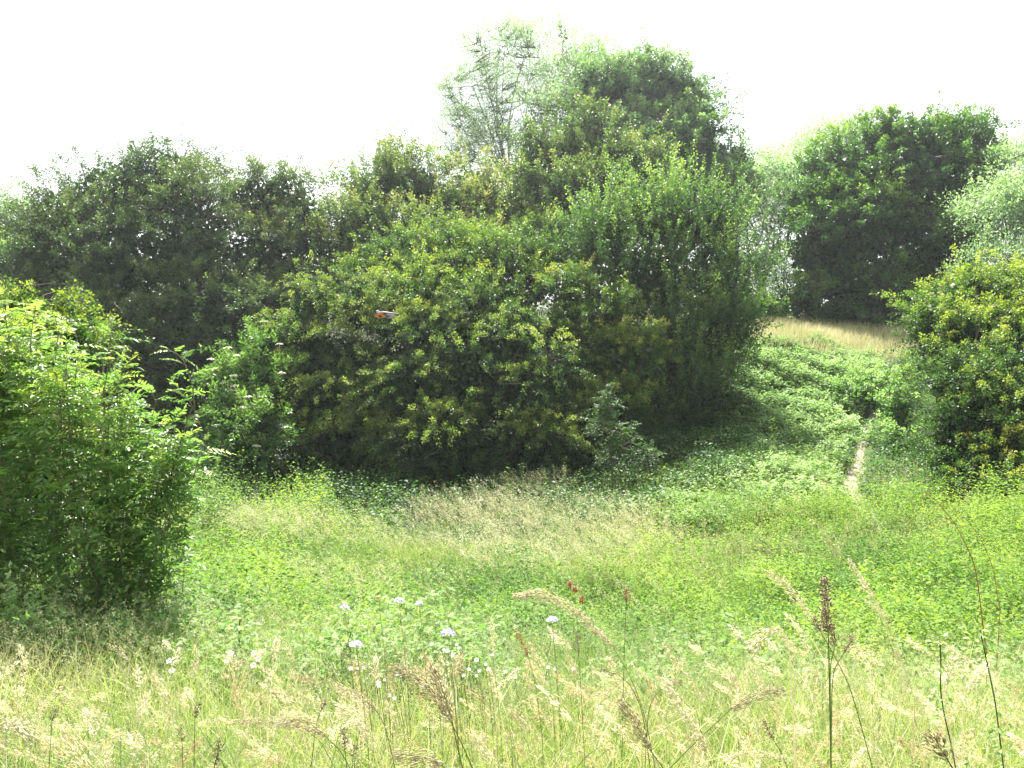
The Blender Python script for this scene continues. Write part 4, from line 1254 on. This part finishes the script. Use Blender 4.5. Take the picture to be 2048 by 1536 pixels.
def scabious(label, px, py, d, size, seed):
    r = np.random.default_rng(seed)
    c = P(px, py, d)
    root = empty('scabious_flower', (c[0], c[1], float(gz(c[0], c[1]))))
    tag(root, label, 'flower', 'lilac flowers above the meadow edge')
    g_ = Geo()
    n_ = 70
    a_ = r.uniform(0, 6.28, n_)
    q = np.sqrt(r.uniform(0, 1, n_))
    o = np.c_[np.cos(a_) * q, np.sin(a_) * q, .55 * (1 - q ** 2)]
    o = o @ np.array([[1, 0, 0], [0, .8, -.6], [0, .6, .8]])
    leaf_quads(g_, c + o * size * .45, nrm(o + r.normal(0, .3, (n_, 3))), nrm(o + r.normal(0, .2, (n_, 3)) + [0, -.4, .3]), size * .32, size * .22, r.uniform(.2, 1, n_))
    g_.build('petal_disc', M['lilac'], root)
    flower_to_ground(root, c - np.array([0, -.005, .004]))


scabious('largest lilac scabious head, in the middle of the meadow edge', 896, 1268, 2.5, .034, 1)
scabious('lilac scabious head above the brambles, left of the largest one', 712, 1291, 2.6, .034, 2)
scabious('leftmost small lilac scabious against the green grass', 689, 1217, 3.4, .034, 3)
scabious('pale lilac scabious in front of the dark green grass, left of a tilted one', 798, 1204, 3.4, .036, 4)
scabious('small tilted lilac scabious right of the pale one against dark grass', 838, 1208, 3.4, .026, 5)
scabious('pale scabious head alone among the leafy herbs right of centre', 1104, 1241, 3.2, .036, 6)
c = P(757, 1197, 3.3)
root = empty('scabious_bud', (c[0], c[1], float(gz(c[0], c[1]))))
tag(root, 'yellowish flower bud on a thin stem against the dark green grass', 'flower')
g = Geo()
n_ = 40
o = unit(n_) * [1, 1, .5]
spindles(g, c + o * .007, nrm(o + [0, 0, .4]), .008, .004, rng.uniform(.3, .9, n_))
g.build('bud', M['straw'], root)
flower_to_ground(root, c)


def rose(label, px, py, d, size, seed, name='dog_rose_flower', group='white rose blooms in the brambles'):
    r = np.random.default_rng(seed + 300)
    c = P(px, py, d)
    root = empty(name, (c[0], c[1], float(gz(c[0], c[1]))))
    tag(root, label, 'flower', group)
    g_ = Geo()
    nr0 = nrm(np.array([r.normal(0, .3), -.7, .9]))
    a0 = nrm(np.cross(nr0, [1, .1, 0]))
    b0 = np.cross(nr0, a0)
    for k in range(5):
        th = k * 2 * math.pi / 5 + r.uniform(0, .2)
        ax = nrm(a0 * math.cos(th) + b0 * math.sin(th) + nr0 * .25)
        leaf_hex(g_, np.array([c + ax * size * .05]), np.array([ax]), np.array([nr0]), size * .52, size * .50, np.array([.8]))
    g_.build('petal', M['white'], root)
    g2 = Geo()
    n_ = 16
    spindles(g2, c + nr0 * .002 + r.normal(0, size * .05, (n_, 3)), nrm(nr0 + r.normal(0, .4, (n_, 3))), size * .14, size * .05, r.uniform(.3, .7, n_))
    g2.build('stamen', M['straw'], root)
    flower_to_ground(root, c - nr0 * .004)


for i, (px, py, lb) in enumerate([(339, 1322, 'upper of two white rose blooms below the ash shade'), (344, 1341, 'lower of two white rose blooms below the ash shade'),
                                  (462, 1307, 'white rose bloom at the top of a pair, left part of the brambles'), (454, 1321, 'white rose bloom just under its pair in the left part of the brambles'),
                                  (508, 1306, 'white rose bloom high in a cluster right of the pair'), (516, 1318, 'white rose bloom right side of the cluster right of the pair'), (507, 1331, 'lowest white rose bloom of the cluster right of the pair')]):
    rose(lb, px, py, 4.6, .036, i)
rr = np.random.default_rng(88)
for i, (px, py) in enumerate([(865, 1289), (889, 1298), (893, 1304), (914, 1288), (917, 1295), (903, 1311), (983, 1312), (955, 1320), (968, 1330), (938, 1336), (978, 1337), (952, 1349), (958, 1343), (1010, 1346), (1094, 1335), (1110, 1338),
                              (1150, 1339), (925, 1352), (790, 1352), (800, 1350), (715, 1337), (728, 1335), (700, 1335), (1030, 1352), (770, 1358), (840, 1372), (756, 1368), (776, 1388), (790, 1398), (760, 1374)]):
    rose('small white bramble bloom in the band of blossom at the centre meadow edge', px + rr.normal(0, 2), py + rr.normal(0, 2), 3.3 + rr.uniform(-.2, .4), .013 + rr.uniform(0, .007), i + 50, 'bramble_flower', 'small white bramble blooms at the meadow edge')
for i, (px, py, lb) in enumerate([(1140, 1168, 'upper orange-brown dock seed cluster among the leafy herbs right of centre'), (1149, 1180, 'lower orange-brown dock seed cluster touching the upper one'), (1163, 1200, 'separate orange-brown dock seed cluster below the touching pair')]):
    c = P(px, py, 6.5)
    root = empty('dock_plant', (c[0], c[1], float(gz(c[0], c[1]))))
    tag(root, lb, 'plant', 'orange-brown dock seed clusters')
    g = Geo()
    n_ = 60
    spindles(g, c + rr.normal(0, 1, (n_, 3)) * [.010, .010, .014], unit(n_, rr), .014, .010, rr.uniform(.4, 1, n_))
    g.build('seed_head', M['rust'], root)
    flower_to_ground(root, c)

# insect flying in front of the hawthorns
IC = P(770, 628, 1.7)
bug = empty('butterfly', IC)
tag(bug, 'small orange and brown butterfly flying in front of the central hawthorn', 'insect')


def simple_mat(name, c, rough=.6):
    m = bpy.data.materials.new(name)
    m.use_nodes = True
    p = m.node_tree.nodes['Principled BSDF']
    p.inputs['Base Color'].default_value = (*c, 1)
    p.inputs['Roughness'].default_value = rough
    return m


g = Geo()
tube(g, [IC + [-.014, 0, .001], IC + [-.008, 0, .002], IC + [0, 0, .002], IC + [.012, 0, .001], IC + [.024, 0, 0], IC + [.030, 0, 0]], [.0008, .0026, .0030, .0022, .0014, .0004], .5, 8)
g.build('body', simple_mat('insect_body', (.05, .035, .025)), bug)


def wing(pts, mat, nm='wing'):
    g_ = Geo()
    pts = [IC + np.array(q) for q in pts]
    c0 = np.mean(pts, 0)
    th = np.array([0, .0003, .0003])
    n__ = len(pts)
    V = np.array([q - th for q in pts] + [q + th for q in pts])
    g_.add(V, [np.array([list(range(n__))]), np.array([list(range(2 * n__ - 1, n__ - 1, -1))]), np.array([[i, (i + 1) % n__, (i + 1) % n__ + n__, i + n__] for i in range(n__)])], .5)
    g_.build(nm, mat, bug)


om, wm, bm_ = simple_mat('orange_wing', (.40, .13, .03)), simple_mat('pale_wing', (.42, .38, .35)), simple_mat('brown_wing', (.045, .038, .03))
wing([(-.002, -.004, .001), (-.018, -.008, .0), (-.019, -.012, -.005), (-.010, -.012, -.007), (.001, -.008, -.006)], om)
wing([(-.004, .002, .002), (-.015, .006, .007), (-.019, .008, .007), (-.018, .006, .003), (-.008, .002, .001)], wm)
wing([(.001, -.004, .001), (.002, -.010, -.007), (.014, -.012, -.008), (.022, -.009, -.004), (.018, -.004, .001)], bm_)


# ------------------------------------------------------------------ added volume imitating lens flare: haze between the camera and the far trees
bpy.ops.mesh.primitive_cube_add(size=1)
hz = bpy.context.object
hz.name = 'flare_veil'
hz.location = (0, 145, 17)
hz.scale = (340, 370, 50)
tag(hz, kind='stuff')
hm = bpy.data.materials.new('flare_veil_air')
hm.use_nodes = True
hm.node_tree.nodes.clear()
pv = hm.node_tree.nodes.new('ShaderNodeVolumePrincipled')
pv.inputs['Color'].default_value = (.90, .95, 1, 1)
pv.inputs['Density'].default_value = .0004
pv.inputs['Anisotropy'].default_value = .5
ho = hm.node_tree.nodes.new('ShaderNodeOutputMaterial')
hm.node_tree.links.new(pv.outputs['Volume'], ho.inputs['Volume'])
hz.data.materials.append(hm)
